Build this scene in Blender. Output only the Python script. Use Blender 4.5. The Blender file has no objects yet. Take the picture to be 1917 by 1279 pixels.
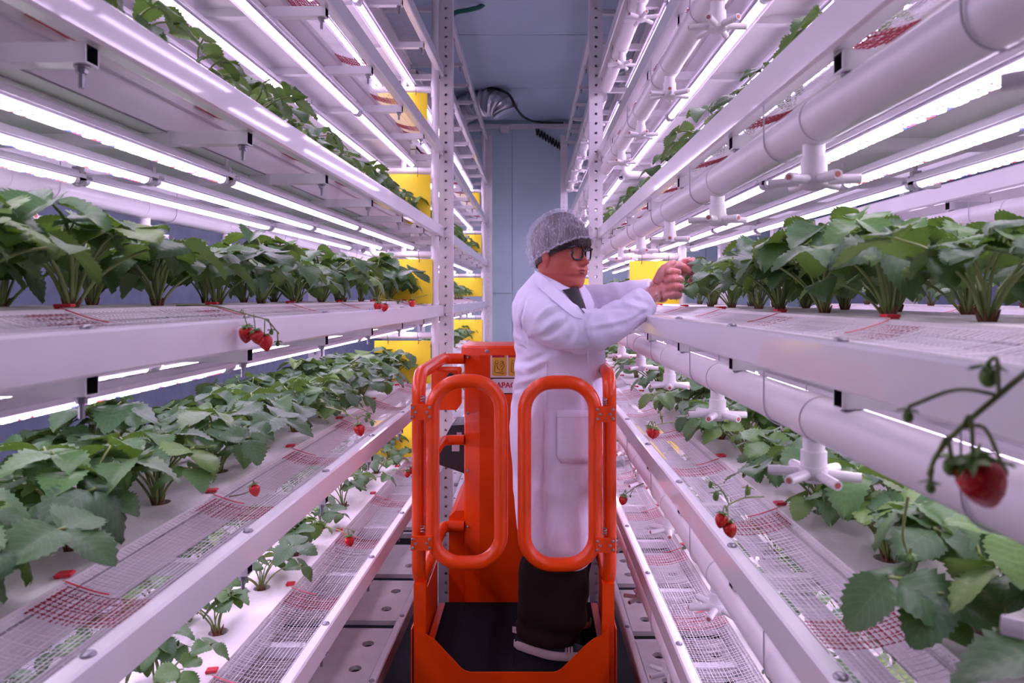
import bpy, bmesh, math, random
from math import sin, cos, pi, sqrt, atan, radians, floor, exp
from mathutils import Vector, Matrix, noise

# ------------------------------------------------------------------ camera, world, exposure
SC = bpy.context.scene
COL = SC.collection
H = 2.0                     # camera height above the floor
F = 1278.0                  # focal length in pixels of the 1917 px wide frame
PX0, PY0 = 1000.0, 557.0    # principal point
cd = bpy.data.cameras.new('camera'); cam = bpy.data.objects.new('camera', cd); COL.objects.link(cam)
cam.location = (0, 0, H); cam.rotation_euler = (pi/2, 0, 0)
cd.sensor_width = 36.0; cd.lens = 36.0*F/1917.0
cd.shift_x = -(PX0-958.5)/1917.0
cd.shift_y = -(639.5-PY0)/1917.0
cd.clip_start = 0.02; cd.clip_end = 60
cd.dof.use_dof = True; cd.dof.focus_distance = 2.75; cd.dof.aperture_fstop = 5.0
SC.camera = cam
w = bpy.data.worlds.new('world'); SC.world = w; w.use_nodes = True
w.node_tree.nodes['Background'].inputs[0].default_value = (0.5, 0.45, 0.6, 1)
w.node_tree.nodes['Background'].inputs[1].default_value = 0.02
SC.view_settings.view_transform = 'Standard'
try: SC.view_settings.look = 'None'
except Exception: pass
SC.view_settings.gamma = 1.0
SC.view_settings.use_curve_mapping = False
SC.view_settings.exposure = 0.08
SC.cycles.max_bounces = 7; SC.cycles.diffuse_bounces = 4; SC.cycles.glossy_bounces = 2; SC.cycles.transmission_bounces = 3; SC.cycles.transparent_max_bounces = 6
LED_STRENGTH = 22.0
LED_COLOR = (0.98, 0.735, 1.18)

def PX(px, py, Y):
    return Vector(((px-PX0)/F*Y, Y, H-(py-PY0)/F*Y))

# ------------------------------------------------------------------ materials
def new_mat(name):
    m = bpy.data.materials.new(name); m.use_nodes = True
    nt = m.node_tree; b = nt.nodes['Principled BSDF']
    return m, nt, b
def setin(b, **k):
    for n, v in k.items():
        b.inputs[n.replace('_', ' ')].default_value = v
def lin(r, g, b):
    f = lambda c: (c/255/12.92) if c/255 <= .04045 else ((c/255+.055)/1.055)**2.4
    return (f(r), f(g), f(b))
def mat(name, col, rough=.5, metal=0., spec=.5, var=0., vscale=6., bump=0., bscale=40., coat=0., aniso=None):
    m, nt, b = new_mat(name)
    setin(b, Base_Color=(*col, 1), Roughness=rough, Metallic=metal)
    b.inputs['Specular IOR Level'].default_value = spec
    if coat: b.inputs['Coat Weight'].default_value = coat; b.inputs['Coat Roughness'].default_value = .05
    tc = nt.nodes.new('ShaderNodeTexCoord')
    if var:
        n = nt.nodes.new('ShaderNodeTexNoise'); n.inputs['Scale'].default_value = vscale; n.inputs['Detail'].default_value = 4
        nt.links.new(tc.outputs['Object'], n.inputs['Vector'])
        r = nt.nodes.new('ShaderNodeMapRange'); r.inputs[1].default_value = .3; r.inputs[2].default_value = .7
        r.inputs[3].default_value = 1-var; r.inputs[4].default_value = 1+var*.4
        nt.links.new(n.outputs['Fac'], r.inputs[0])
        mx = nt.nodes.new('ShaderNodeVectorMath'); mx.operation = 'SCALE'; mx.inputs[0].default_value = col
        nt.links.new(r.outputs[0], mx.inputs['Scale']); nt.links.new(mx.outputs[0], b.inputs['Base Color'])
    if bump:
        n2 = nt.nodes.new('ShaderNodeTexNoise'); n2.inputs['Scale'].default_value = bscale; n2.inputs['Detail'].default_value = 3
        nt.links.new(tc.outputs['Object'], n2.inputs['Vector'])
        bp = nt.nodes.new('ShaderNodeBump'); bp.inputs['Strength'].default_value = bump; bp.inputs['Distance'].default_value = .01
        nt.links.new(n2.outputs['Fac'], bp.inputs['Height']); nt.links.new(bp.outputs[0], b.inputs['Normal'])
    return m
def emis(name, col, s):
    m = bpy.data.materials.new(name); m.use_nodes = True; nt = m.node_tree
    nt.nodes.clear(); o = nt.nodes.new('ShaderNodeOutputMaterial'); e = nt.nodes.new('ShaderNodeEmission')
    e.inputs[0].default_value = (*col, 1); e.inputs[1].default_value = s
    nt.links.new(e.outputs[0], o.inputs[0]); return m

M = {}
M['white'] = mat('white_painted_steel', (.80, .79, .80), .30, var=.05, vscale=5, coat=.7, bump=.03, bscale=9)
M['whiteflat'] = mat('white_steel_matt', (.78, .77, .78), .45, var=.06, vscale=7)
M['pvc'] = mat('white_pvc', (.80, .77, .78), .32, var=.04, vscale=8)
M['board'] = mat('white_foam_board', (.78, .76, .73), .75, var=.12, vscale=9, bump=.15, bscale=90)
M['trough'] = mat('white_trough', (.74, .72, .73), .5, var=.08, vscale=5)
M['net'] = mat('white_net_cord', (.86, .84, .85), .6)
M['rednet'] = mat('red_net_cord', (.42, .02, .05), .5)
M['red'] = mat('red_plastic', (.62, .02, .04), .35)
M['steel'] = mat('zinc_bolt', (.34, .33, .36), .4, metal=.75)
M['hole_shade'] = mat('cavity_shade', (.03, .03, .035), .8)  # near-black paint stands in for shade inside brace tubes and drain holes
M['soil'] = mat('brown_plug', (.07, .04, .03), .9, bump=.5, bscale=120)
M['housing'] = mat('tube_housing', (.7, .67, .72), .35)
M['clip'] = mat('grey_clip', (.52, .5, .54), .3)
M['lens'] = emis('led_lens', LED_COLOR, LED_STRENGTH)
M['lensdim'] = emis('led_lens_side', (.95, .72, 1.2), LED_STRENGTH*.28)
M['chipr'] = emis('led_chip_red', (1., .10, .14), 2.6)
M['chipb'] = emis('led_chip_blue', (.18, .2, 1.), 2.6)
M['chipw'] = emis('led_chip_white', (1., .95, 1.), LED_STRENGTH*1.2)
M['yellow'] = mat('yellow_sticky_card', (.90, .70, .02), .45, var=.05)
M['wire'] = mat('black_wire', (.02, .02, .02), .5)
M['orange'] = mat('orange_powder_coat', (.82, .058, .0), .30, var=.06, vscale=10, coat=.12)
M['blackmat'] = mat('black_rubber_mat', (.006, .006, .008), .9, spec=.2, bump=.3, bscale=200)
M['blackpl'] = mat('black_plastic', (.02, .02, .024), .4)
M['greylabel'] = mat('grey_label', (.45, .43, .48), .5)
M['decal_w'] = mat('white_decal', (.75, .73, .75), .4)
M['decal_y'] = mat('amber_decal', (.70, .42, .04), .45)
M['decal_r'] = mat('red_decal', (.55, .02, .05), .45)
M['decal_k'] = mat('black_ink', (.02, .015, .015), .5)
M['floor'] = mat('dark_floor', (.035, .036, .042), .55, var=.3, vscale=3)
M['ceil'] = mat('blue_ceiling_panel', (.56, .70, .80), .30, var=.10, vscale=1.2)
M['wallb'] = mat('blue_wall_panel', (.54, .70, .76), .45, var=.08, vscale=1.5)
M['wallside'] = mat('slate_blue_wall', (.15, .19, .27), .6, var=.2, vscale=14)
M['foil'] = mat('crumpled_foil', (.75, .75, .78), .28, metal=.9, bump=.9, bscale=16)
M['green_hose'] = mat('green_hose', (.01, .15, .09), .35)
M['crown'] = mat('plant_crown', (.16, .07, .035), .8, bump=.3)
M['petiole'] = mat('petiole_green', (.20, .27, .07), .45, var=.3, vscale=30)
M['petred'] = mat('runner_red', (.45, .12, .09), .45)
M['berry'] = None
M['calyx'] = mat('calyx_green', (.12, .24, .04), .5)
M['coat'] = mat('lab_coat_cotton', (.78, .77, .93), .8, var=.04, vscale=12, bump=.12, bscale=60)
M['skin'] = None
M['hair'] = mat('dark_brown_hair', (.035, .018, .014), .5, bump=.4, bscale=150)
M['lip'] = mat('lip', (.26, .045, .05), .5, spec=.3)
M['shirt'] = mat('black_shirt', (.012, .012, .014), .8)
M['trousers'] = mat('dark_brown_trousers', (.020, .011, .010), .95, spec=.1, var=.2, vscale=8)
M['shoe'] = mat('black_suede_shoe', (.015, .017, .022), .7)
M['sole'] = mat('offwhite_sole', (.62, .50, .47), .6)
M['glassframe'] = mat('black_acetate', (.01, .01, .012), .22)
M['eyewhite'] = mat('eye_white', (.7, .66, .64), .3)
M['iris'] = mat('eye_dark', (.02, .012, .01), .2)

# skin
m, nt, b = new_mat('warm_skin')
setin(b, Base_Color=(.47, .095, .060, 1), Roughness=.5)
b.inputs['Subsurface Weight'].default_value = .12; b.inputs['Subsurface Radius'].default_value = (.02, .008, .004); b.inputs['Subsurface Scale'].default_value = .3
M['skin'] = m
# strawberry
m, nt, b = new_mat('strawberry_skin')
tc = nt.nodes.new('ShaderNodeTexCoord'); vo = nt.nodes.new('ShaderNodeTexVoronoi'); vo.inputs['Scale'].default_value = 260
nt.links.new(tc.outputs['Object'], vo.inputs['Vector'])
cr = nt.nodes.new('ShaderNodeValToRGB'); cr.color_ramp.elements[0].position = .12; cr.color_ramp.elements[0].color = (.75, .30, .05, 1)
cr.color_ramp.elements[1].position = .22; cr.color_ramp.elements[1].color = (.60, .012, .014, 1)
nt.links.new(vo.outputs['Distance'], cr.inputs[0]); nt.links.new(cr.outputs[0], b.inputs['Base Color'])
bp = nt.nodes.new('ShaderNodeBump'); bp.inputs['Strength'].default_value = .5; bp.inputs['Distance'].default_value = .002
nt.links.new(vo.outputs['Distance'], bp.inputs['Height']); nt.links.new(bp.outputs[0], b.inputs['Normal'])
setin(b, Roughness=.25); M['berry'] = m
# leaf: veins from the blade's own uv, tone per leaf, paler underside
def leaf_mat():
    m, nt, b = new_mat('strawberry_leaf')
    N = nt.nodes.new; L = nt.links.new
    uv = N('ShaderNodeUVMap'); uv.uv_map = 'UVMap'
    sp = N('ShaderNodeSeparateXYZ'); L(uv.outputs[0], sp.inputs[0])
    def mth(op, a, b_=None, c=None):
        n = N('ShaderNodeMath'); n.operation = op
        for i, x in enumerate((a, b_, c)):
            if x is None: continue
            if isinstance(x, (int, float)): n.inputs[i].default_value = x
            else: L(x, n.inputs[i])
        return n.outputs[0]
    av = mth('ABSOLUTE', mth('SUBTRACT', sp.outputs[1], .5))
    fr = mth('FRACT', mth('SUBTRACT', mth('MULTIPLY', sp.outputs[0], 7.), mth('MULTIPLY', av, 5.)))
    side = mth('LESS_THAN', mth('ABSOLUTE', mth('SUBTRACT', fr, .5)), .09)
    mid = mth('LESS_THAN', av, .018)
    vein = mth('MAXIMUM', side, mid)
    oi = N('ShaderNodeObjectInfo')
    ramp = N('ShaderNodeValToRGB'); e = ramp.color_ramp.elements
    e[0].position = 0; e[0].color = (.034, .086, .036, 1)
    e[1].position = 1; e[1].color = (.135, .235, .050, 1)
    k = e.new(.55); k.color = (.048, .122, .044, 1)
    k = e.new(.85); k.color = (.076, .175, .046, 1)
    L(oi.outputs['Random'], ramp.inputs[0])
    mx = N('ShaderNodeMix'); mx.data_type = 'RGBA'; mx.blend_type = 'MIX'
    L(mth('MULTIPLY', vein, .22), mx.inputs[0]); L(ramp.outputs[0], mx.inputs[6]); mx.inputs[7].default_value = (.17, .27, .10, 1)
    geo = N('ShaderNodeNewGeometry')
    mx2 = N('ShaderNodeMix'); mx2.data_type = 'RGBA'
    L(mth('MULTIPLY', geo.outputs['Backfacing'], .45), mx2.inputs[0]); L(mx.outputs[2], mx2.inputs[6]); mx2.inputs[7].default_value = (.16, .24, .10, 1)
    L(mx2.outputs[2], b.inputs['Base Color'])
    setin(b, Roughness=.46); b.inputs['Specular IOR Level'].default_value = .42; b.inputs['Sheen Weight'].default_value = .04
    bp = N('ShaderNodeBump'); bp.inputs['Strength'].default_value = .22; bp.inputs['Distance'].default_value = .002
    tri = mth('ABSOLUTE', mth('SUBTRACT', fr, .5))
    L(tri, bp.inputs['Height']); L(bp.outputs[0], b.inputs['Normal'])
    tr = N('ShaderNodeBsdfTranslucent'); tr.inputs[0].default_value = (.16, .30, .03, 1)
    ms = N('ShaderNodeMixShader'); ms.inputs[0].default_value = .22
    out = nt.nodes['Material Output']
    L(b.outputs[0], ms.inputs[1]); L(tr.outputs[0], ms.inputs[2]); L(ms.outputs[0], out.inputs[0])
    return m
M['leaf'] = leaf_mat()
# hairnet gauze and clear glove film
def gauze(name, col, lo, hi, scale, rough=.7, lines=0):
    m, nt, b = new_mat(name); N = nt.nodes.new; L = nt.links.new
    setin(b, Base_Color=(*col, 1), Roughness=rough)
    tc = N('ShaderNodeTexCoord'); mp = N('ShaderNodeMapping'); mp.inputs['Scale'].default_value = (1., 1., .25)
    L(tc.outputs['Object'], mp.inputs[0])
    n = N('ShaderNodeTexNoise'); n.inputs['Scale'].default_value = scale; n.inputs['Detail'].default_value = 5; n.inputs['Distortion'].default_value = 1.2
    L(mp.outputs[0], n.inputs['Vector'])
    r = N('ShaderNodeMapRange'); r.inputs[1].default_value = .40; r.inputs[2].default_value = .62; r.inputs[3].default_value = lo; r.inputs[4].default_value = hi
    L(n.outputs['Fac'], r.inputs[0])
    fac = r.outputs[0]
    if lines:
        wv = N('ShaderNodeTexWave'); wv.wave_type = 'BANDS'; wv.bands_direction = 'X'; wv.inputs['Scale'].default_value = lines
        wv.inputs['Distortion'].default_value = 13.; wv.inputs['Detail'].default_value = 3.; wv.inputs['Detail Scale'].default_value = 1.4
        L(tc.outputs['Object'], wv.inputs['Vector'])
        r2 = N('ShaderNodeMapRange'); r2.inputs[1].default_value = .90; r2.inputs[2].default_value = .99; r2.inputs[3].default_value = 0.; r2.inputs[4].default_value = .24
        L(wv.outputs['Fac'], r2.inputs[0])
        ad = N('ShaderNodeMath'); ad.operation = 'ADD'; ad.use_clamp = True; L(fac, ad.inputs[0]); L(r2.outputs[0], ad.inputs[1]); fac = ad.outputs[0]
    t = N('ShaderNodeBsdfTransparent'); ms = N('ShaderNodeMixShader')
    L(fac, ms.inputs[0]); L(t.outputs[0], ms.inputs[1]); L(b.outputs[0], ms.inputs[2]); L(ms.outputs[0], nt.nodes['Material Output'].inputs[0])
    return m
M['hairnet'] = gauze('white_hairnet_gauze', (.84, .80, .92), .14, .30, 20, lines=21)
M['glove'] = gauze('clear_glove_film', (.84, .55, .56), .12, .42, 40, .2)
m, nt, b = new_mat('clear_lens'); N = nt.nodes.new
t = N('ShaderNodeBsdfTransparent'); g = N('ShaderNodeBsdfGlossy'); g.inputs['Roughness'].default_value = .03
ms = N('ShaderNodeMixShader'); ms.inputs[0].default_value = .12
nt.links.new(t.outputs[0], ms.inputs[1]); nt.links.new(g.outputs[0], ms.inputs[2]); nt.links.new(ms.outputs[0], nt.nodes['Material Output'].inputs[0])
M['lensglass'] = m

# ------------------------------------------------------------------ mesh helpers
class MB:
    def __init__(s): s.v = []; s.f = []; s.m = []; s.uv = None
    def add(s, vs, fs, mi=0):
        o = len(s.v); s.v += [tuple(v) for v in vs]
        for f in fs: s.f.append(tuple(i+o for i in f)); s.m.append(mi)
        return s
    def box(s, x0, x1, y0, y1, z0, z1, mi=0):
        vs = [(x0,y0,z0),(x1,y0,z0),(x1,y1,z0),(x0,y1,z0),(x0,y0,z1),(x1,y0,z1),(x1,y1,z1),(x0,y1,z1)]
        return s.add(vs, [(3,2,1,0),(4,5,6,7),(0,1,5,4),(1,2,6,5),(2,3,7,6),(3,0,4,7)], mi)
    def cbox(s, x0, x1, y0, y1, z0, z1, c=.004, mi=0):
        "box running along y with chamfered long edges"
        pr = [(x0+c,z0),(x1-c,z0),(x1,z0+c),(x1,z1-c),(x1-c,z1),(x0+c,z1),(x0,z1-c),(x0,z0+c)]
        n = len(pr); vs = [(x,y0,z) for x,z in pr]+[(x,y1,z) for x,z in pr]
        fs = [(i,(i+1)%n,n+(i+1)%n,n+i)[::-1] for i in range(n)]+[tuple(range(n)), tuple(range(2*n-1,n-1,-1))]
        return s.add(vs, fs, mi)
    def loft(s, rings, mi=0, cap=True, closed=True):
        n = len(rings[0]); vs = [p for r in rings for p in r]; fs = []
        for k in range(len(rings)-1):
            for i in range(n if closed else n-1):
                j = (i+1)%n; fs.append((k*n+i, k*n+j, (k+1)*n+j, (k+1)*n+i))
        if cap: fs += [tuple(range(n-1,-1,-1)), tuple(range((len(rings)-1)*n, len(rings)*n))]
        return s.add(vs, fs, mi)
    def tube(s, pts, r, n=8, mi=0, cap=True, flat=None):
        pts = [Vector(p) for p in pts]; k = len(pts)
        rs = r if isinstance(r, (list, tuple)) else [r]*k
        tg = []
        for i in range(k):
            t = (pts[min(i+1,k-1)]-pts[max(i-1,0)]); tg.append(t.normalized() if t.length > 1e-9 else Vector((0,0,1)))
        up = Vector((0,0,1)) if abs(tg[0].z) < .9 else Vector((1,0,0))
        nx = tg[0].cross(up).normalized(); rings = []
        for i in range(k):
            if i: 
                nx = nx - tg[i]*nx.dot(tg[i]); nx.normalize()
            ny = tg[i].cross(nx)
            rings.append([pts[i]+nx*(rs[i]*cos(2*pi*j/n))+ny*(rs[i]*sin(2*pi*j/n)*(flat or 1)) for j in range(n)])
        return s.loft(rings, mi, cap)
    def ell(s, c, r, n=16, k=10, mi=0, rot=None):
        vs = []; fs = []
        for a in range(k+1):
            ph = pi*a/k
            for b_ in range(n):
                th = 2*pi*b_/n; p = Vector((r[0]*sin(ph)*cos(th), r[1]*sin(ph)*sin(th), r[2]*cos(ph)))
                if rot is not None: p = rot @ p
                vs.append(p+Vector(c))
        for a in range(k):
            for b_ in range(n):
                j = (b_+1)%n; fs.append((a*n+b_, (a+1)*n+b_, (a+1)*n+j, a*n+j))
        return s.add(vs, fs, mi)
    def mesh(s, name, mats, smooth=None, fix=False):
        me = bpy.data.meshes.new(name); me.from_pydata(s.v, [], s.f)
        for k in (mats if isinstance(mats, (list, tuple)) else [mats]): me.materials.append(M[k])
        if any(s.m): me.polygons.foreach_set('material_index', s.m)
        if fix:
            bm = bmesh.new(); bm.from_mesh(me); bmesh.ops.remove_doubles(bm, verts=bm.verts, dist=1e-6); bmesh.ops.recalc_face_normals(bm, faces=bm.faces); bm.to_mesh(me); bm.free()
        if smooth:
            me.polygons.foreach_set('use_smooth', [True]*len(me.polygons))
            if smooth < 179: me.set_sharp_from_angle(angle=radians(smooth))
        me.update(); return me

WM = {}
def obj(name, me, parent=None, mw=None):
    o = bpy.data.objects.new(name, me); COL.objects.link(o)
    mw = mw if mw is not None else Matrix.Identity(4)
    WM[o.name] = mw
    if parent is not None:
        o.parent = parent; o.matrix_parent_inverse = WM[parent.name].inverted()
    o.matrix_basis = mw
    return o
def tag(o, label=None, cat=None, group=None, kind=None):
    if label: o['label'] = label
    if cat: o['category'] = cat
    if group: o['group'] = group
    if kind: o['kind'] = kind
    return o
def empty(name, loc, label, cat, group=None):
    o = bpy.data.objects.new(name, None); COL.objects.link(o); o.empty_display_size = .05
    mw = loc if isinstance(loc, Matrix) else Matrix.Translation(Vector(loc))
    o.matrix_basis = mw; WM[o.name] = mw
    return tag(o, label, cat, group)
T = lambda x, y, z: Matrix.Translation(Vector((x, y, z)))
RZ = lambda a: Matrix.Rotation(a, 4, 'Z')
def evaluated(me, mods):
    o = bpy.data.objects.new('tmp', me); COL.objects.link(o)
    for kind, kw in mods:
        md = o.modifiers.new(kind, kind)
        for k, v in kw.items(): setattr(md, k, v)
    dg = bpy.context.evaluated_depsgraph_get(); dg.update()
    r = bpy.data.meshes.new_from_object(o.evaluated_get(dg), depsgraph=dg)
    bpy.data.objects.remove(o); return r
def catmull(pts, n=8):
    pts = [Vector(p) for p in pts]; out = []
    P = [pts[0]*2-pts[1]]+pts+[pts[-1]*2-pts[-2]]
    for i in range(1, len(P)-2):
        for k in range(n):
            t = k/n; a, b_, c, d = P[i-1], P[i], P[i+1], P[i+2]
            out.append(.5*((2*b_)+(c-a)*t+(2*a-5*b_+4*c-d)*t*t+(3*b_-a-3*c+d)*t**3))
    out.append(pts[-1]); return out
def round_path(pts, rad, n=6):
    "polyline with filleted corners"
    pts = [Vector(p) for p in pts]; out = [pts[0]]
    for i in range(1, len(pts)-1):
        a = (pts[i-1]-pts[i]); c = (pts[i+1]-pts[i]); r = min(rad, a.length*.49, c.length*.49)
        A = pts[i]+a.normalized()*r; C = pts[i]+c.normalized()*r
        for k in range(n+1):
            t = k/n; out.append(A*(1-t)**2+pts[i]*2*t*(1-t)+C*t*t)
    out.append(pts[-1]); return out

# ------------------------------------------------------------------ the room
CEIL = H+2.27; YB = 8.75; XL, XR = -1.95, 3.4; YF = -1.6
def struct(name, mb, mt, parent=None):
    o = obj(name, mb.mesh(name, mt), parent)
    if parent is None: o['kind'] = 'structure'
    return o
struct('floor', MB().box(XL-.1, XR+.1, YF-.1, YB+.1, -.06, 0), 'floor')
ce = struct('ceiling', MB().box(XL-.1, XR+.1, YF-.1, YB+.1, CEIL+.03, CEIL+.1), 'ceil')
wb = struct('wall_back', MB().box(XL-.1, XR+.1, YB+.02, YB+.12, 0, CEIL+.03), 'wallb')
struct('wall_left', MB().box(XL-.1, XL, YF, YB, 0, CEIL+.03), 'wallside')
struct('wall_right', MB().box(XR, XR+.1, YF, YB, 0, CEIL+.03), 'wallside')
struct('wall_front', MB().box(XL-.1, XR+.1, YF-.1, YF, 0, CEIL+.03), 'wallb')
struct('trim_1', MB().box(XL, XR, YB-.06, YB+.02, H+2.16, H+2.21), 'whiteflat')
y = YF
pe = [YF, 0.2, 2.2, 4.0, 5.9, 7.4, YB]
for a, b_ in zip(pe[:-1], pe[1:]):
    obj('panel', MB().cbox(XL, XR, a+.006, b_-.006, CEIL, CEIL+.03, .004).mesh('ceiling_panel', 'ceil'), ce)
xs = [XL, -1.1, -.28, .53, 1.35, 2.2, XR]
for a, b_ in zip(xs[:-1], xs[1:]):
    mb = MB(); mb.box(a+.003, b_-.003, YB, YB+.02, 0, H+.05); mb.box(a+.003, b_-.003, YB, YB+.02, H+.056, CEIL+.03)
    obj('panel', mb.mesh('wall_panel', 'wallb'), wb)

# ------------------------------------------------------------------ growing racks
BH, BW, DEP = .07, .035, .85
SPC = .535
class Bay:
    def __init__(s, key, phrase, sg, X0, slope, Y0, Y1, tops, pipe, leds, rows):
        s.key, s.phrase, s.sg, s.X0, s.slope, s.Y0, s.Y1, s.tops = key, phrase, sg, X0, slope, Y0, Y1, tops
        s.pipe, s.leds, s.rows = pipe, leds, rows
        s.ang = -atan(slope)+(0 if sg > 0 else pi)
    def W(s, d, Y, z): return Vector((s.X0+s.slope*Y+s.sg*d, Y, z))
    def MW(s, d, Y, z, rz=0): return Matrix.Translation(s.W(d, Y, z)) @ RZ(s.ang+rz)
TL = {-1: -1.47, 0: -.995, 1: -.53, 2: -.0465, 3: .447, 4: .957, 5: 1.45, 6: 1.97}
TR = {-1: -1.52, 0: -1.056, 1: -.563, 2: -.065, 3: .436, 4: .935, 5: 1.44, 6: 1.95}
R0 = [.19, .39, .58]
LN = Bay('LN', 'near rack behind worker', -1, -.666, .0235, -1.2, 4.27, TL, .73, R0, None)
LF = Bay('LF', 'far rack behind worker', -1, -.570, .0008, 4.38, 8.25, TL, .73, R0, None)
RN = Bay('RN', 'near rack facing worker', 1, .447, -.011, -1.2, 4.27, TR, .045, R0, None)
RF = Bay('RF', 'far rack facing worker', 1, .415, -.005, 4.38, 8.25, TR, .045, R0, None)
RB = Bay('RB', 'rearmost rack', 1, 1.60, -.011, .2, 4.27, TR, .045, R0[:2], None)
TIER = {-1: 'drain tier', 0: 'lowest tier', 1: 'waist-high tier', 2: 'chest-high tier', 3: 'first overhead tier', 4: 'second overhead tier', 5: 'third overhead tier', 6: 'open top frame'}
ORD = ['first', 'second', 'third', 'fourth', 'fifth', 'sixth', 'seventh', 'eighth', 'ninth', 'tenth', 'eleventh', 'twelfth', 'thirteenth', 'fourteenth', 'fifteenth', 'sixteenth', 'seventeenth', 'eighteenth', 'nineteenth', 'twentieth']

_cache = {}
def cached(key, fn):
    if key not in _cache: _cache[key] = fn()
    return _cache[key]
def beam_mesh(L): return cached(('beam', round(L, 3)), lambda: MB().cbox(-.0, BW, -L/2, L/2, -BH, 0, .005).mesh('beam', 'white', 30))
def brace_mesh(d=.80):
    def f():
        mb = MB(); a, t = .015, .0022
        for (r, inv) in ((a, 0), (a-t, 1)):
            pr = [(-r,-r),(r,-r),(r,r),(-r,r)]
            vs = [(0,y,z) for y,z in pr]+[(d,y,z) for y,z in pr]
            fs = [(i,(i+1)%4,4+(i+1)%4,4+i) for i in range(4)]
            mb.add(vs, [q[::-1] for q in fs] if inv else fs, inv)
        for x in (0, d):
            o = [(-a,-a),(a,-a),(a,a),(-a,a)]; i_ = [(-a+t,-a+t),(a-t,-a+t),(a-t,a-t),(-a+t,a-t)]
            mb.add([(x,y,z) for y,z in o]+[(x,y,z) for y,z in i_], [(k,(k+1)%4,4+(k+1)%4,4+k) for k in range(4)])
        return mb.mesh('cross_brace', ['whiteflat', 'hole_shade'])
    return cached(('brace', d), f)
def bolt_mesh():
    def f():
        mb = MB(); mb.tube([(0,0,0),(0,0,-.004)], .011, 12); mb.tube([(0,0,-.004),(0,0,-.012)], .0085, 6); mb.tube([(0,0,-.012),(0,0,-.034)], .0045, 8)
        return mb.mesh('bolt', 'steel', 30)
    return cached('bolt', f)
def boltop_mesh():
    def f():
        mb = MB(); mb.tube([(0,0,0),(0,0,.002),(0,0,.005),(0,0,.007)], [.011,.011,.009,.004], 12); return mb.mesh('bolt_head', 'steel', 40)
    return cached('boltop', f)
def post_mesh(h=4.0, wx=.085, wy=.06, cell=.06):
    def f():
        mb = MB(); n = int(h/cell)
        def face(o, ux, w_, hs, off=0):
            ux = Vector(ux); o = Vector(o); uz = Vector((0,0,1)); nrm = ux.cross(uz)
            for k in range(n):
                z0 = k*cell; a = w_/2; c = a+off
                q = [o+uz*z0, o+ux*w_+uz*z0, o+ux*w_+uz*(z0+cell), o+uz*(z0+cell)]
                zc = z0+cell/2
                i_ = [o+ux*(c-hs)+uz*(zc-hs), o+ux*(c+hs)+uz*(zc-hs), o+ux*(c+hs)+uz*(zc+hs), o+ux*(c-hs)+uz*(zc+hs)]
                d = [p-nrm*.003 for p in i_]
                fs = [(j,(j+1)%4,4+(j+1)%4,4+j) for j in range(4)]+[(4+j,4+(j+1)%4,8+(j+1)%4,8+j) for j in range(4)]
                mb.add(q+i_+d, fs)
        face((-wx/2,-wy/2,0), (1,0,0), wx, .0075)
        face((-wx/2,wy/2,0), (0,-1,0), wy, .006)
        face((wx/2,-wy/2,0), (0,1,0), wy, .006)
        face((wx/2,wy/2,0), (-1,0,0), wx, .0075)
        mb.box(-wx/2-.004, wx/2+.004, -wy/2-.004, wy/2+.004, n*cell, n*cell+.004)
        mb.box(-wx/2-.02, wx/2+.02, -wy/2-.02, wy/2+.02, 0, .006)
        return mb.mesh('post', 'whiteflat')
    return cached('post', f)
NW = .165
def net_profile(u):      # u 0..1 across the strip: from beam to board, sagging a little, rising to the board
    return .024*u-.012*sin(pi*u)
def net_mesh(L, key, cw=.0095, cl=.0125, r=.0008, c='net', seed=1):
    def f():
        rnd = random.Random(seed); mb = MB(); nl = int(NW/cw)
        for i in range(nl+1):
            u = i/nl; pts = []
            k = max(2, int(L/.25))
            for j in range(k+1):
                y = -L/2+L*j/k
                pts.append((u*NW+rnd.uniform(-.0012, .0012), y, net_profile(u)+rnd.uniform(-.0012, .0012)))
            mb.tube(pts, r*(1.6 if i%4 == 0 else 1.), 3, cap=False)
        for j in range(int(L/cl)):
            y = -L/2+cl*j+rnd.uniform(-.002, .002); d = rnd.uniform(-.003, .003)
            mb.tube([(NW*u, y+d*sin(pi*u)*2, net_profile(u)) for u in (0,.25,.5,.75,1)], r*.8, 3, cap=False)
        return mb.mesh('netting', c)
    return cached(('net', key), f)
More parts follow.
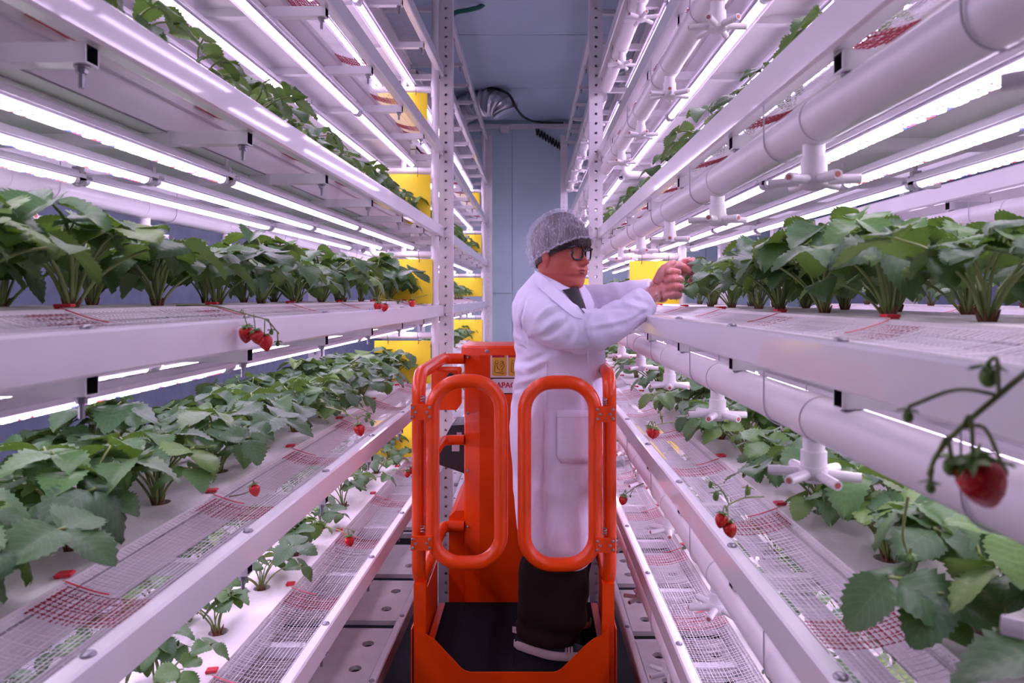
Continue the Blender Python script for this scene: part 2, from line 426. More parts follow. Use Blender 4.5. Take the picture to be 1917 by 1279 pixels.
def board_mesh(L, rows, sp, y0, hr=.027, s0=.195, s1=.655, th=.022):
    "foam board with real round planting holes; local y is centred, rows = [(s, phase)]"
    mb = MB(); n = 14
    bands = sorted(rows); edges = [s0]+[(bands[i][0]+bands[i+1][0])/2 for i in range(len(bands)-1)]+[s1]
    for bi, (sc, ph) in enumerate(bands):
        xa, xb = edges[bi], edges[bi+1]
        ys = []; k = y0+ph
        while k+sp/2 < L/2: ys.append(k); k += sp
        lo, hi = ys[0]-sp/2, ys[-1]+sp/2
        for (a, b_) in ((-L/2, max(lo, -L/2)), (hi, L/2)):
            if b_-a > 1e-4: mb.box(xa, xb, a, b_, -th, 0)
        for yc in ys:
            a, b_ = yc-sp/2, yc+sp/2
            out = []; inn = []
            for j in range(n):
                t = 2*pi*(j+.5)/n; dx, dy = cos(t), sin(t)
                inn.append((sc+hr*dx, yc+hr*dy))
                kx = ((xb-sc) if dx > 0 else (xa-sc))/dx; ky = ((b_-yc) if dy > 0 else (a-yc))/dy
                q = min(kx, ky); out.append((sc+q*dx, yc+q*dy))
            vs = [(x,y,0) for x,y in out]+[(x,y,0) for x,y in inn]+[(x,y,-th) for x,y in inn]+[(x,y,-th) for x,y in out]
            fs = []
            for j in range(n):
                k2 = (j+1)%n
                fs += [(j,k2,n+k2,n+j), (n+j,n+k2,2*n+k2,2*n+j), (3*n+j,2*n+j,2*n+k2,3*n+k2)]
            mb.add(vs, fs)
            # square the corners of the cell
            for (cx, cy) in ((xa,a),(xb,a),(xb,b_),(xa,b_)):
                near = sorted(range(n), key=lambda j: (out[j][0]-cx)**2+(out[j][1]-cy)**2)[:2]
                p = [(cx,cy,0)]+[(out[j][0],out[j][1],0) for j in near]
                ar = (p[1][0]-p[0][0])*(p[2][1]-p[0][1])-(p[1][1]-p[0][1])*(p[2][0]-p[0][0])
                mb.add(p, [(0,1,2) if ar > 0 else (0,2,1)])
            mb.add([(x,y,-th+.004) for x,y in inn], [tuple(range(n))], 1)
    mb.box(s0, s0+.002, -L/2, L/2, -th, -.0005); mb.box(s1-.002, s1, -L/2, L/2, -th, -.0005)
    return mb
def trough_mesh(L):
    def f():
        mb = MB(); a, b_, z0, z1, t = .2, .65, -.075, .0, .004
        mb.box(a, b_, -L/2, L/2, z0, z0+t); mb.box(a, a+t, -L/2, L/2, z0, z1); mb.box(b_-t, b_, -L/2, L/2, z0, z1)
        for y in (-L/2, L/2-t): mb.box(a, b_, y, y+t, z0, z1)
        mb.box(a-.012, a, -L/2, L/2, z1-.004, z1)
        mb.cbox(a+.05, a+.09, -L/2, L/2, z0-.008, z0, .003); mb.cbox(b_-.09, b_-.05, -L/2, L/2, z0-.008, z0, .003)
        return mb.mesh('trough', 'trough')
    return cached(('trough', round(L, 3)), f)
TUBE = 1.20
def led_meshes(L=TUBE):
    def f():
        r = .0135; hs = MB(); ln = MB(); n = 8
        pr = [(r*cos(pi*j/n), r*sin(pi*j/n)*.75) for j in range(n+1)]
        k = len(pr); vs = [(x,-L/2,z) for x,z in pr]+[(x,L/2,z) for x,z in pr]
        hs.add(vs, [(i,i+1,k+i+1,k+i) for i in range(k-1)]+[tuple(range(k)), tuple(range(2*k-1,k-1,-1))])
        hs.box(-.012, .012, -L/2, L/2, r*.75-.002, r*.75+.012); hs.box(-.030, .030, -L/2, L/2, r*.75-.001, r*.75+.0012)
        for sx in (-1, 1): hs.box(sx*.030-.0008, sx*.030+.0008, -L/2, L/2, .0005, r*.75)  # downturned lips added to block the glowing lens from above
        for y in (-L/2, L/2-.016): hs.tube([(0,y,0),(0,y+.016,0)], r*1.06, 12)
        q = [(r*cos(-pi*j/n), r*sin(-pi*j/n)) for j in range(n+1)]
        l2 = L/2-.016
        ln.add([(x,-l2,z) for x,z in q]+[(x,l2,z) for x,z in q], [(i,k+i,k+i+1,i+1) for i in range(2,6)])
        ln.add([(x,-l2,z) for x,z in q]+[(x,l2,z) for x,z in q], [(i,k+i,k+i+1,i+1) for i in (0,1,6,7)], 1)
        cl = MB(); 
        ring = [(0, r*1.25*sin(t), ) for t in (0,)]
        pts = [(r*1.2*cos(t), 0, r*1.2*sin(t)) for t in [pi*(-1.15+1.3*j/10) for j in range(11)]]
        pts = [(r*1.2*cos(t), 0, r*1.2*sin(t)) for t in [radians(200+j*14) for j in range(11)]]
        cl.tube(pts, .0028, 6); cl.box(-.012, .012, -.007, .007, .010, .034); cl.box(-.0025, .0025, -.004, .004, .034, .055)
        rnd = random.Random(5); ch = MB(); y = -l2+.02
        while y < l2-.02:
            mi = rnd.choices((0,1,2), (.5,.36,.14))[0]
            for dx, dz in ((-.0075, -.0112), (0, -.0135), (.0075, -.0112)): ch.box(dx-.0034, dx+.0034, y-.0036, y+.0036, dz-.0011, dz+.001, mi)
            y += .0135
        return (hs.mesh('housing', 'housing', 40), ln.mesh('lens', ['lens', 'lensdim']), cl.mesh('clip', 'clip', 50), ch.mesh('led_chips', ['chipw', 'chipr', 'chipb']))
    return cached(('led', L), f)
def star_mesh():
    def f():
        mb = MB(); mb.tube([(0,0,.03),(0,0,-.03),(0,0,-.031),(0,0,-.056)], [.018,.018,.0215,.0215], 16)
        mb.tube([(0,0,-.056),(0,0,-.078),(0,0,-.085)], [.024,.024,.015], 16)
        for j in range(6):
            a = 2*pi*j/6+.26; c, s_ = cos(a), sin(a)
            mb.tube([(.012*c,.012*s_,-.069),(.074*c,.074*s_,-.071)], .0085, 10)
            mb.tube([(.0735*c,.0735*s_,-.071),(.0748*c,.0748*s_,-.071)], .0052, 8, mi=1)
        return mb.mesh('nozzle', ['pvc', 'petred'], 45)
    return cached('star', f)
def pipe_mesh(L, r=.0375):
    def f():
        mb = MB(); mb.tube([(0,-L/2,0),(0,L/2,0)], r, 24); return mb.mesh('pipe', 'pvc', 50)
    return cached(('pipe', round(L, 3), r), f)
def collar_mesh(r=.0375, w_=.07):
    def f():
        mb = MB(); R = r+.0022; mb.tube([(0,-w_/2,0),(0,-w_/2+.001,0),(0,w_/2-.001,0),(0,w_/2,0)], [R-.002,R,R,R-.002], 24); return mb.mesh('coupling', 'pvc', 50)
    return cached(('collar', r, w_), f)
def strap_mesh(r=.0375, up=.03):
    def f():
        mb = MB(); R = r+.003
        pts = [(R*cos(t),0,R*sin(t)) for t in [pi*(-j/12) for j in range(13)]]
        pts = [(R,0,up+r)]+pts+[(-R,0,up+r)]
        for a, b_ in zip(pts[:-1], pts[1:]): 
            mb.tube([a, b_], .0016, 4)
        return mb.mesh('strap', 'clip')
    return cached('strap', f)
def card(name, M4, wd, ht, label, bend=.0):
    mb = MB(); n = 8; rings = []
    for t in (-.0012, .0012):
        pass
    vs = []; 
    for i in range(n+1):
        u = i/n-.5; yy = -bend*sin(pi*(u+.5))
        for (dy, z) in ((-.0012,0),(.0012,0),(.0012,-ht),(-.0012,-ht)): vs.append((u*wd, yy+dy, z))
    fs = []
    for i in range(n):
        a, b_ = i*4, i*4+4
        for j in range(4): fs.append((a+j, b_+j, b_+(j+1)%4, a+(j+1)%4))
    fs += [(0,1,2,3), (n*4+3,n*4+2,n*4+1,n*4)]
    mb.add(vs, fs)
    r = obj(name, mb.mesh('yellow_card', 'yellow', 40), None, M4)
    tag(r, label, 'sticky trap', 'yellow sticky cards')
    for x in (-.26*wd, .28*wd):
        obj('hook', MB().tube([(x,-bend-.003,-.02),(x+.003,-bend-.006,.0),(x,-.024,.03),(x-.004,-.01,.046),(x-.002,.012,.05)], .0016, 5).mesh('hook', 'wire'), r, M4)
    return r

def build_bay(B, tiers, led_tiers, brace_board=True, nets=(), posts=True, stars=True):
    Yc, L = (B.Y0+B.Y1)/2, B.Y1-B.Y0
    sideY = 0 if B.sg > 0 else pi
    rk = empty('growing_rack', B.W(0, B.Y1, 0), 'white steel shelving, '+B.phrase, 'rack')
    ys = []; y = B.Y1-.02
    while y > B.Y0: ys.append(y); y -= SPC
    if posts:
        for (d, Y) in ((.0, B.Y1+.035), (DEP-.03, B.Y1+.035)):
            po = B.W(d-.012, Y, 0); obj('post', post_mesh(), rk, Matrix.Translation(po))
    for k in tiers:
        z = H+B.tops[k]
        for d in (0, DEP-BW):
            bo = obj('beam', beam_mesh(L), rk, B.MW(d, Yc, z))
            if d == 0 and k < 3:
                for Y in ys:
                    if .3 < Y: obj('bolt_head', boltop_mesh(), bo, B.MW(.0175, Y-.03, z))
        for Y in ys:
            br = obj('cross_brace', brace_mesh(), rk, B.MW(.018, Y-.02, z-BH-.0152))
            if Y > .3: obj('bolt', bolt_mesh(), br, B.MW(.034, Y-.02, z-BH-.0305))
        ph = B.phrase; tn = TIER[k]
        if k in (6, -1): continue
        o = obj('grow_trough', trough_mesh(L-.08), None, B.MW(0, Yc, z+.0)); tag(o, f'white plastic trough under the board, {tn}, {ph}', 'trough', 'grow troughs')
        # net strip along the aisle edge, with red tags every brace
        nt_ = empty('net_strip', B.W(BW, Yc, z), f'white netting strip beside the beam, {tn}, {ph}', 'netting', 'netting strips')
        obj('netting', net_mesh(L-.04, ('n', round(L, 3))), nt_, B.MW(BW, Yc, z-.002))
        if B.key != 'RB':
            n2 = obj('netting', net_mesh(L-.04, ('n', round(L, 3))), nt_, B.MW(DEP-BW, Yc, z-.002, pi))
        for Y in ys:
            if Y < .25 or k > 4: continue
            yy = Y+.17
            if yy > B.Y1-.15: yy = B.Y1-.2
            obj('red_net_patch', net_mesh(.10, 'red', c='rednet', r=.0013, seed=3), nt_, B.MW(BW, yy-.05, z-.006))
            obj('red_band', cached('band', lambda: MB().tube([(NW*u, .0, net_profile(u)+.0025) for u in [.5+j/16 for j in range(9)]], .0026, 6, flat=.4).mesh('red_band', 'red')), nt_, B.MW(BW, yy, z))
            obj('red_clip', cached('rclip', lambda: MB().cbox(-.014, .026, -.014, .014, .0, .008, .003).box(.014, .026, -.009, .009, -.02, .001).mesh('red_clip', 'red')), nt_, B.MW(BW+NW+.004, yy+.02, z+.029, .2) @ Matrix.Scale(.72, 4))
    return rk, ys

BAYS = [(LN, range(-1, 6)), (LF, range(-1, 7)), (RN, range(-1, 6)), (RF, range(-1, 7)), (RB, range(1, 4))]
PSP = .30
ROWS = [(.295, .0), (.555, .15)]
YSB = {}
for B, tiers in BAYS:
    rk, ys = build_bay(B, list(tiers), None, posts=True)
    YSB[B.key] = ys
    Yc, L = (B.Y0+B.Y1)/2, B.Y1-B.Y0
    for k in tiers:
        if k == 6: continue
        z = H+B.tops[k]; tn, ph = TIER[k], B.phrase
        # planting board
        if k >= 0:
            me = cached(('board', round(L, 3)), lambda: board_mesh(L-.06, ROWS, PSP, -(L-.06)/2+PSP*.5+.02).mesh('planting_board', ['board', 'soil']))
            o = obj('planting_board', me, None, B.MW(0, Yc, z+.026)); tag(o, f'white foam planting board with round holes, {tn}, {ph}', 'planting board', 'planting boards')
        else:
            seg = 0
            for a, b_ in zip(ys[1:], ys[:-1]):
                if b_ < .6: continue
                seg += 1
                me = cached('drainboard', lambda: board_mesh(.44, [(.13, .0), (.38, .0), (.62, .0)], .2, -.1, hr=.026, s0=.05, s1=.78).mesh('drain_board', ['board', 'hole_shade']))
                o = obj('drain_board', me, None, B.MW(0, (a+b_)/2-.03, z-.045))
                tag(o, f'white holed drain board, {ORD[seg-1]} from far end, {ph}', 'drain board', 'drain boards')
            continue
        # led tubes
        hs, ln, cl, ch = led_meshes()
        zt = z-BH-.03-.036
        for ri, d in enumerate(B.leds if k > 0 else []):
            Yt = B.Y1-.03-TUBE/2; i = 0
            while Yt-TUBE/2 > B.Y0-.1 and i < 3:
                o = obj('led_tube', hs, None, B.MW(d, Yt, zt))
                tag(o, f'LED tube in row {["one","two","three"][ri]}, {ORD[i]} from far end, {tn}, {ph}', 'led tube', 'led grow tubes')
                obj('lens', ln, o, B.MW(d, Yt, zt))
                obj('clip', cl, o, B.MW(d, Yt+TUBE/2+.012, zt))
                if Yt-TUBE/2 < 1.7 and B.key in ('LN', 'RN') and k in (2, 3, 4): obj('led_chips', ch, o, B.MW(d, Yt, zt))
                Yt -= TUBE+.025; i += 1
        # misting / air pipe with star nozzles
        zp = z-BH-.03-.0385
        pp = empty('air_pipe', B.W(B.pipe, Yc, zp), f'white pipe with star nozzles under the {tn}, {ph}', 'pipe', 'pipes with star nozzles')
        obj('pipe', pipe_mesh(L-.1), pp, B.MW(B.pipe, Yc, zp))
        Y = .58
        i = 0
        while Y < B.Y1-.2:
            if Y > B.Y0+.1:
                st = obj('nozzle', star_mesh(), pp, B.MW(B.pipe, Y, zp-.028, i*.37))
                obj('coupling', collar_mesh(), pp, B.MW(B.pipe, Y, zp))
                obj('strap', strap_mesh(), pp, B.MW(B.pipe, Y+.13, zp))
            Y += .59; i += 1

# end-of-bay water pipes and yellow cards
def end_pipes(B, Y, tiers, d0, d1, cards):
    mb = MB(); x0 = d0
    vp = empty('water_pipe', B.W(d0, Y, 0), 'white plastic riser pipe with branches at the end of the '+B.phrase, 'pipe')
    obj('riser', MB().tube([B.W(d0, Y, .02), B.W(d0, Y, H+2.0)], .022, 14).mesh('riser', 'pvc', 50), vp)
    for k in tiers:
        z = H+B.tops[k]-BH-.115
        me = MB().tube(round_path([B.W(d0, Y, z), B.W(d1, Y, z), B.W(d1, Y, z+.10)], .04), .0195, 12)
        me.tube([B.W((d0+d1)/2, Y, z), B.W((d0+d1)/2, Y, z+.1)], .015, 10)
        obj('branch', me.mesh('branch', 'pvc', 50), vp)
        obj('tee', MB().tube([B.W(d0, Y, z-.05), B.W(d0, Y, z+.05)], .026, 14).mesh('tee', 'pvc', 50), vp)
        if k in cards:
            wd, ht, bend = cards[k]
            c = B.W((d0+d1)/2, Y-.03, z-.03)
            card('sticky_card', Matrix.Translation(c), wd, ht, f'yellow sticky card hung under the {TIER[k]}, end of {B.phrase}', bend)
end_pipes(LN, 4.16, range(1, 6), .035, .42, {1: (.34, .22, 0), 2: (.34, .26, .0), 3: (.36, .27, .0), 4: (.34, .30, .03), 5: (.30, .26, .02)})
end_pipes(LF, 8.1, range(1, 6), .04, .42, {1: (.36, .28, 0), 2: (.36, .26, .0), 3: (.36, .22, .02), 4: (.34, .22, .02), 5: (.3, .2, .02)})
end_pipes(RN, 4.16, range(1, 5), .5, .15, {3: (.30, .26, 0), 1: (.30, .2, 0)})
end_pipes(RF, 8.1, range(1, 5), .4, .06, {3: (.34, .24, 0)})

# ------------------------------------------------------------------ strawberry plants
def leaflet(mb, uvs, M4, ln, wd, fold, droop, cup, seed, mi=0, nu=18, nv=3):
    rnd = random.Random(seed); ph = rnd.uniform(0, 6.28)
    idx = {}
    def width(u): return wd*(sin(pi*min(1, u**.78*.985+.012))**.62)*(1-.10*u)
    base = len(mb.v); pts = []; uvp = []
    for i in range(nu+1):
        u = i/nu
        for j in range(-nv, nv+1):
            v = j/nv; w_ = width(u) if i < nu else wd*.05
            uu = u*ln; x = uu; y = v*w_
            if abs(j) == nv and 1 < i < nu:
                if i % 2: y *= 1.085; x += .030*ln
                else: y *= .93
            if i == nu: x += .02*ln
            z = fold*abs(y)*1.0 - droop*ln*u*u + cup*ln*(v*v)*(-.25) + .028*ln*sin(2*pi*(u*1.3)+ph)*v + .0010*sin(2*pi*(u*7-abs(v)*2.5))*(1-abs(v)*.3)
            pts.append(M4 @ Vector((x, y, z))); uvp.append((u, .5+.5*v))
    n = 2*nv+1; fs = []
    for i in range(nu):
        for j in range(n-1): fs.append((i*n+j, (i+1)*n+j, (i+1)*n+j+1, i*n+j+1))
    mb.add(pts, fs, mi); uvs.extend(uvp)
def leaf_variant(seed, split):
    "one compound strawberry leaf on an arching petiole; returns (blade mesh, petiole mesh) or (joined, None)"
    rnd = random.Random(seed)
    reach = rnd.choice((.03, .055, .08, .10, .125, .145)); ht = rnd.uniform(.105, .175)*(1.0 if reach < .1 else .80)
    ctrl = [Vector((0,0,0)), Vector((reach*.25, rnd.uniform(-.01,.01), ht*.5)), Vector((reach*.62, rnd.uniform(-.012,.012), ht*.85)), Vector((reach, rnd.uniform(-.015,.015), ht))]
    path = catmull(ctrl, 5)
    tip = path[-1]; dirv = (path[-1]-path[-3]).normalized()
    yaw = math.atan2(dirv.y, dirv.x)+rnd.uniform(-.4, .4)
    pitch = rnd.uniform(.05, .55) if reach > .07 else rnd.uniform(-.45, .2)   # positive: tips downwards
    Mh = Matrix.Translation(tip) @ RZ(yaw) @ Matrix.Rotation(pitch, 4, 'Y') @ Matrix.Rotation(rnd.uniform(-.3,.3), 4, 'X')
    s = rnd.uniform(.80, 1.15)
    mb = MB(); uvs = []
    for a, k in ((0, 1.0), (1.75, .92), (-1.75, .92)):
        a += rnd.uniform(-.15,.15)
        L_ = .076*s*k*rnd.uniform(.93, 1.07)
        m4 = Mh @ RZ(a) @ T(.006,0,0) @ Matrix.Rotation(rnd.uniform(-.1,.35), 4, 'Y')
        leaflet(mb, uvs, m4, L_, L_*rnd.uniform(.44,.52), rnd.uniform(.15,.6), rnd.uniform(.05,.5), rnd.uniform(-.3,.8), rnd.random())
    nblade = len(mb.v)
    pm = MB() if split else mb
    pm.tube(path+[tip+dirv*.006], [.0032-.0012*i/len(path) for i in range(len(path)+1)], 5, mi=0 if split else 1)
    def fin(q, mats, nm, uv=None):
        me = q.mesh(nm, mats, 179)
        if uv:
            lay = me.uv_layers.new(name='UVMap'); uv = uv+[(.5,.5)]*(len(me.vertices)-len(uv))
            for lp in me.loops: lay.data[lp.index].uv = uv[lp.vertex_index]
        return me
    return (fin(mb, ['leaf'] if split else ['leaf', 'petiole'], 'leaf', uvs), fin(pm, ['petiole'], 'petiole') if split else None, reach)
LEAFS = [leaf_variant(100+i, True) for i in range(18)]
LEAFC = [leaf_variant(100+i, False) for i in range(18)]
def crown_mesh():
    mb = MB(); rnd = random.Random(4)
    mb.ell((0,0,.004), (.014,.014,.016), 10, 6)
    for i in range(8):
        a = i*.8; mb.tube([(.004*cos(a),.004*sin(a),.0),(.013*cos(a),.013*sin(a),.02),(.018*cos(a),.018*sin(a),.032)], [.005,.003,.001], 5)
    return mb.mesh('crown', 'crown', 60)
CROWN = crown_mesh()
def plant(B, k, d, Y, row, i, seed, scale=1., near=True, nl=12, lean=0.):
    rnd = random.Random(seed)
    z = H+B.tops[k]+.014
    root = B.W(d, Y, z)
    tn = TIER[k]
    rowtxt = {0: 'aisle-side row', 1: 'inner row'}[row]
    o = empty('strawberry_plant', root, f'strawberry plant, {ORD[i]} from camera, {rowtxt}, {tn}, {B.phrase}', 'strawberry plant', 'strawberry plants')
    obj('crown', CROWN, o, Matrix.Translation(root))
    a0 = rnd.uniform(0, 6.28)
    for j in range(nl):
        az = a0+j*2.399+rnd.uniform(-.35,.35)
        vi = rnd.randrange(len(LEAFS)); sc = scale*rnd.uniform(.82, 1.15)
        tilt = Matrix.Rotation(rnd.uniform(-.22,.16), 4, 'Y')
        outward = Matrix.Rotation(B.sg*-lean, 4, 'Y')
        Mw = Matrix.Translation(root) @ outward @ RZ(az) @ tilt @ Matrix.Scale(sc, 4)
        if near:
            lf = obj('leaf', LEAFS[vi][0], o, Mw); obj('petiole', LEAFS[vi][1], lf, Mw)
        else:
            obj('leaf', LEAFC[vi][0], o, Mw)
    return o
def hole_ys(B, row):
    L = B.Y1-B.Y0; Lb = L-.06; Yc = (B.Y0+B.Y1)/2; y = -Lb/2+PSP*.5+.02+ROWS[row][1]; out = []
    while y+PSP/2 < Lb/2: out.append(Yc+B.sg*y); y += PSP
    return sorted(out)
seed = 1
for B in (LN, RN):
    for k in (0, 1, 2, 3):
        for row in (0, 1):
            if k == 3 and row == 1: continue
            y_min = {0: 1.15, 1: .60, 2: .93, 3: .80 if B is LN else 1.25}[k]
            i = -1
            for Y in hole_ys(B, row):
                if Y < y_min or Y > 4.12: continue
                i += 1; seed += 1
                sc = {0: .85, 1: 1.12, 2: 1.2, 3: .95}[k]
                d = ROWS[row][0]; lean = 0.
                if k == 3: d = .215; lean = .18
                if k == 2 and row == 0 and Y < 1.15: sc *= .9
                if B is RN and k == 2 and row == 0:
                    if Y > 3.05: break
                    if 2.2 < Y < 3.0: d = .335; sc *= .86
                plant(B, k, d, Y, row, i, seed, sc*random.Random(seed*7).uniform(.88, 1.12), near=(Y < 2.7 and k < 3), nl=15 if k in (1, 2) else (7 if k == 3 else 9), lean=lean)
for B in (LF, RF):
    for k in (0, 1, 2, 3):
        for i, Y in enumerate(hole_ys(B, 0)):
            seed += 1
            plant(B, k, .295 if k != 3 else .22, Y, 0, i, seed, 1.0, near=False, nl=9)
for k in (2,):
    Y = 1.4; i = 0
    while Y < 3.9:
        seed += 1; plant(RB, k, .295, Y, 0, i, seed, .9, near=False, nl=9); Y += PSP; i += 1

# ------------------------------------------------------------------ strawberries on their trusses
def berry_mesh():
    mb = MB(); rings = []; n = 18
    prof = [(0,.004),(.002,.0095),(.006,.0145),(.012,.0165),(.020,.0155),(.028,.012),(.034,.007),(.0375,.0028),(.0385,.0004)]
    for z, r in prof:
        rings.append([(r*cos(2*pi*j/n)*(1+.05*sin(3*2*pi*j/n)), r*sin(2*pi*j/n), -z) for j in range(n)])
    mb.loft(rings); return mb.mesh('strawberry', 'berry', 179)
def calyx_mesh():
    mb = MB()
    for j in range(9):
        a = 2*pi*j/9; c, s_ = cos(a), sin(a); px, py = -s_, c
        w_ = .0042
        mb.add([(0,0,.002),(.009*c+px*w_,.009*s_+py*w_,.003),(.009*c-px*w_,.009*s_-py*w_,.003),(.020*c,.020*s_,-.004+.004*(j%3))], [(0,2,3,1)])
    mb.tube([(0,0,.0),(0,0,.006)], [.004,.002], 6)
    return mb.mesh('calyx', 'calyx')
BERRY, CALYX = berry_mesh(), calyx_mesh()
def truss(stem, berries, label, buds=(), red=False, r=.0017):
    """stem: world points; berries: (point, attach index, scale, lean); small green buds the same way"""
    st = catmull(stem, 6)
    t = empty('strawberry_truss', stem[0], label, 'strawberries')
    mb = MB().tube(st, [r*1.2-(r*.4)*i/len(st) for i in range(len(st))], 6)
    for (p, a, sc, *_) in list(berries)+list(buds):
        q = Vector(stem[a]); e = Vector(p)+Vector((0,0,.006*sc)); mid = (q+e)/2+Vector((0,-.004,.018*sc)); mb.tube(catmull([q, mid, e], 5), r*.75, 5)
    obj('stem', mb.mesh('stem', 'petred' if red else 'petiole', 60), t)
    rnd = random.Random(len(label))
    for (p, a, sc, *ln) in berries:
        mw = Matrix.Translation(Vector(p)) @ Matrix.Rotation(ln[0] if ln else rnd.uniform(-.3,.3), 4, 'Y') @ Matrix.Rotation(rnd.uniform(-.25,.25), 4, 'X') @ RZ(rnd.uniform(0,6)) @ Matrix.Scale(sc, 4)
        b_ = obj('strawberry', BERRY, t, mw); obj('calyx', CALYX, b_, mw)
    for (p, a, sc) in buds:
        mw = Matrix.Translation(Vector(p)) @ Matrix.Scale(sc, 4)
        g = obj('green_bud', cached('bud', lambda: MB().ell((0,0,-.008), (.008,.008,.010), 10, 7).mesh('green_bud', 'calyx', 179)), t, mw); obj('calyx', CALYX, g, mw)
    return t
Y = 1.48
truss([PX(330,572,1.62), PX(400,573,1.56), PX(450,585,1.50), PX(475,592,1.47), PX(500,600,1.46), PX(522,625,1.46)],
      [(PX(462,612,1.44), 2, .95), (PX(478,620,1.43), 3, .85), (PX(495,628,1.44), 4, .9)],
      'cluster of three red strawberries hanging over the chest-high beam behind the worker', [(PX(520,640,1.46), 5, .6), (PX(508,618,1.47), 4, .6)])
truss([PX(690,556,2.85), PX(712,560,2.78), PX(735,562,2.72), PX(755,566,2.7)],
      [(PX(708,566,2.72), 1, 1.0), (PX(722,570,2.70), 2, .8)], 'pair of red strawberries on the chest-high netting behind the worker', [(PX(745,564,2.7), 3, .6)])
truss([PX(800,552,3.5), PX(785,556,3.45), PX(775,560,3.42)], [(PX(771,562,3.4), 2, 1.)], 'single red strawberry on the chest-high netting near the far post')
truss([PX(610,762,2.35), PX(640,770,2.3), PX(668,785,2.22)], [(PX(670,795,2.2), 2, 1.05)], 'single red strawberry over the waist-high netting behind the worker', [(PX(690,775,2.3), 1, .9), (PX(697,790,2.25), 2, .8), (PX(686,784,2.28), 2, .7)])
truss([PX(430,930,1.75), PX(455,925,1.7), PX(478,915,1.62)], [(PX(474,908,1.6), 2, .75)], 'small red strawberry beside the waist-high netting, nearest the camera, behind the worker')
truss([PX(610,985,2.35), PX(632,992,2.3), PX(652,1000,2.26)], [(PX(653,1004,2.24), 2, .95)], 'round red strawberry on the lowest netting behind the worker', [(PX(662,995,2.28), 1, .4)])
truss([PX(735,880,3.0), PX(748,880,2.95), PX(762,884,2.9)], [(PX(763,882,2.88), 2, .8), (PX(771,876,2.9), 1, .7)], 'two small red strawberries on lowest netting beside the lift railing')
truss([PX(1265,790,2.25), PX(1240,793,2.2), PX(1222,798,2.15)], [(PX(1218,801,2.1), 2, .85), (PX(1228,803,2.1), 2, .9)], 'two ripe strawberries on the waist-high netting the worker reaches over', [(PX(1214,798,2.14), 2, .8), (PX(1238,780,2.2), 1, .5), (PX(1233,770,2.2), 1, .4)])
truss([PX(1430,930,1.45), PX(1395,932,1.42), PX(1365,945,1.38), PX(1360,958,1.36)], [(PX(1353,962,1.32), 3, .75), (PX(1363,978,1.32), 3, .8)], 'two red strawberries overhanging the waist-high beam below the star nozzle', [(PX(1340,925,1.4), 2, .8), (PX(1400,915,1.42), 1, .8), (PX(1330,905,1.42), 2, .6)])
truss([PX(1205,905,2.6), PX(1190,912,2.55), PX(1172,925,2.5)], [(PX(1168,929,2.48), 2, .95)], 'single red strawberry on the lowest netting under the worker\'s hands', [(PX(1180,928,2.5), 1, .4)])
truss([PX(1990,640,.60), PX(1930,690,.57), PX(1870,740,.56), PX(1800,800,.56), PX(1755,850,.56), PX(1738,890,.56)],
      [(PX(1822,865,.555), 3, 1.12, -.45)], 'large blurred ripe strawberry dangling before the chest-high beam, closest to camera',
      [(PX(1700,770,.56), 2, .55), (PX(1850,690,.57), 2, .9), (PX(1780,860,.57), 4, .8), (PX(1742,905,.56), 5, .5), (PX(1872,870,.565), 3, .75)], r=.0024)
truss([PX(1700,930,.95), PX(1690,1000,.96), PX(1700,1040,.97)], [], 'thin green truss with unripe buds above the nearest waist-high plants', [(PX(1705,1040,.97), 2, .6)])

# ------------------------------------------------------------------ services at the back of the room
dk = []; base = [PX(862,208,7.7), PX(890,197,7.6), PX(918,192,7.5), PX(940,200,7.45), PX(948,214,7.45)]
dp = catmull(base, 8)
mb = MB(); rr = []
for i, p in enumerate(dp): rr.append(.145+.012*sin(i*2.1)+(.006 if i%2 else 0))
mb.tube(dp, rr, 20)
for i, v in enumerate(mb.v):
    n = noise.noise(Vector(v)*9)*.02; mb.v[i] = (v[0]+n, v[1]+n, v[2]+n*.6)
o = obj('foil_duct', mb.mesh('foil_duct', 'foil', 60)); tag(o, 'crumpled silver foil air duct below the blue ceiling', 'duct')
o = obj('black_cable', MB().tube(catmull([PX(880,166,7.6), PX(910,163,7.4), PX(950,175,7.3), PX(968,205,7.4), PX(985,222,8.0), PX(1010,229,8.6), PX(1055,230,8.65)], 8), .014, 8).mesh('black_cable', 'wire', 60)); tag(o, 'black cable running over the foil duct to the white trim', 'cable')
o = obj('duct_spigot', MB().tube([PX(945,238,8.68), PX(945,249,8.68)], [.07,.05], 14).mesh('duct_spigot', 'pvc', 40)); tag(o, 'small white spigot under the foil duct', 'pipe')
pts = []
a, b_ = PX(1003,245,8.72), PX(1052,276,8.72)
for i in range(181):
    t = i/180; an = t*2*pi*9
    p = a.lerp(b_, t); pts.append((p.x+.0*cos(an), p.y+.03*sin(an), p.z+.045*cos(an)))
o = obj('coiled_cable', MB().tube(pts, .009, 5).mesh('coiled_cable', 'wire', 60)); tag(o, 'black coiled cable against the blue back wall', 'cable')
o = obj('green_hose', MB().tube(catmull([PX(838,72,4.9), PX(838,40,5.0), PX(852,24,5.1), PX(880,18,5.2), PX(903,10,5.3), PX(918,-14,5.4)], 8), .018, 10).mesh('green_hose', 'green_hose', 60)); tag(o, 'green rubber hose near the ceiling by the far rack', 'hose')

# ------------------------------------------------------------------ the orange mast lift
YL = 2.53; PZ = H-1.40                    # gate plane, platform height
lf = empty('mast_lift', (-.075, 2.9, 0), 'orange single-mast personnel lift standing in the aisle', 'lift')
XLt, XRt = (784-PX0)/F*YL, (1141-PX0)/F*YL
def zat(py, Y=YL): return H-(py-PY0)/F*Y
TR_ = .0255
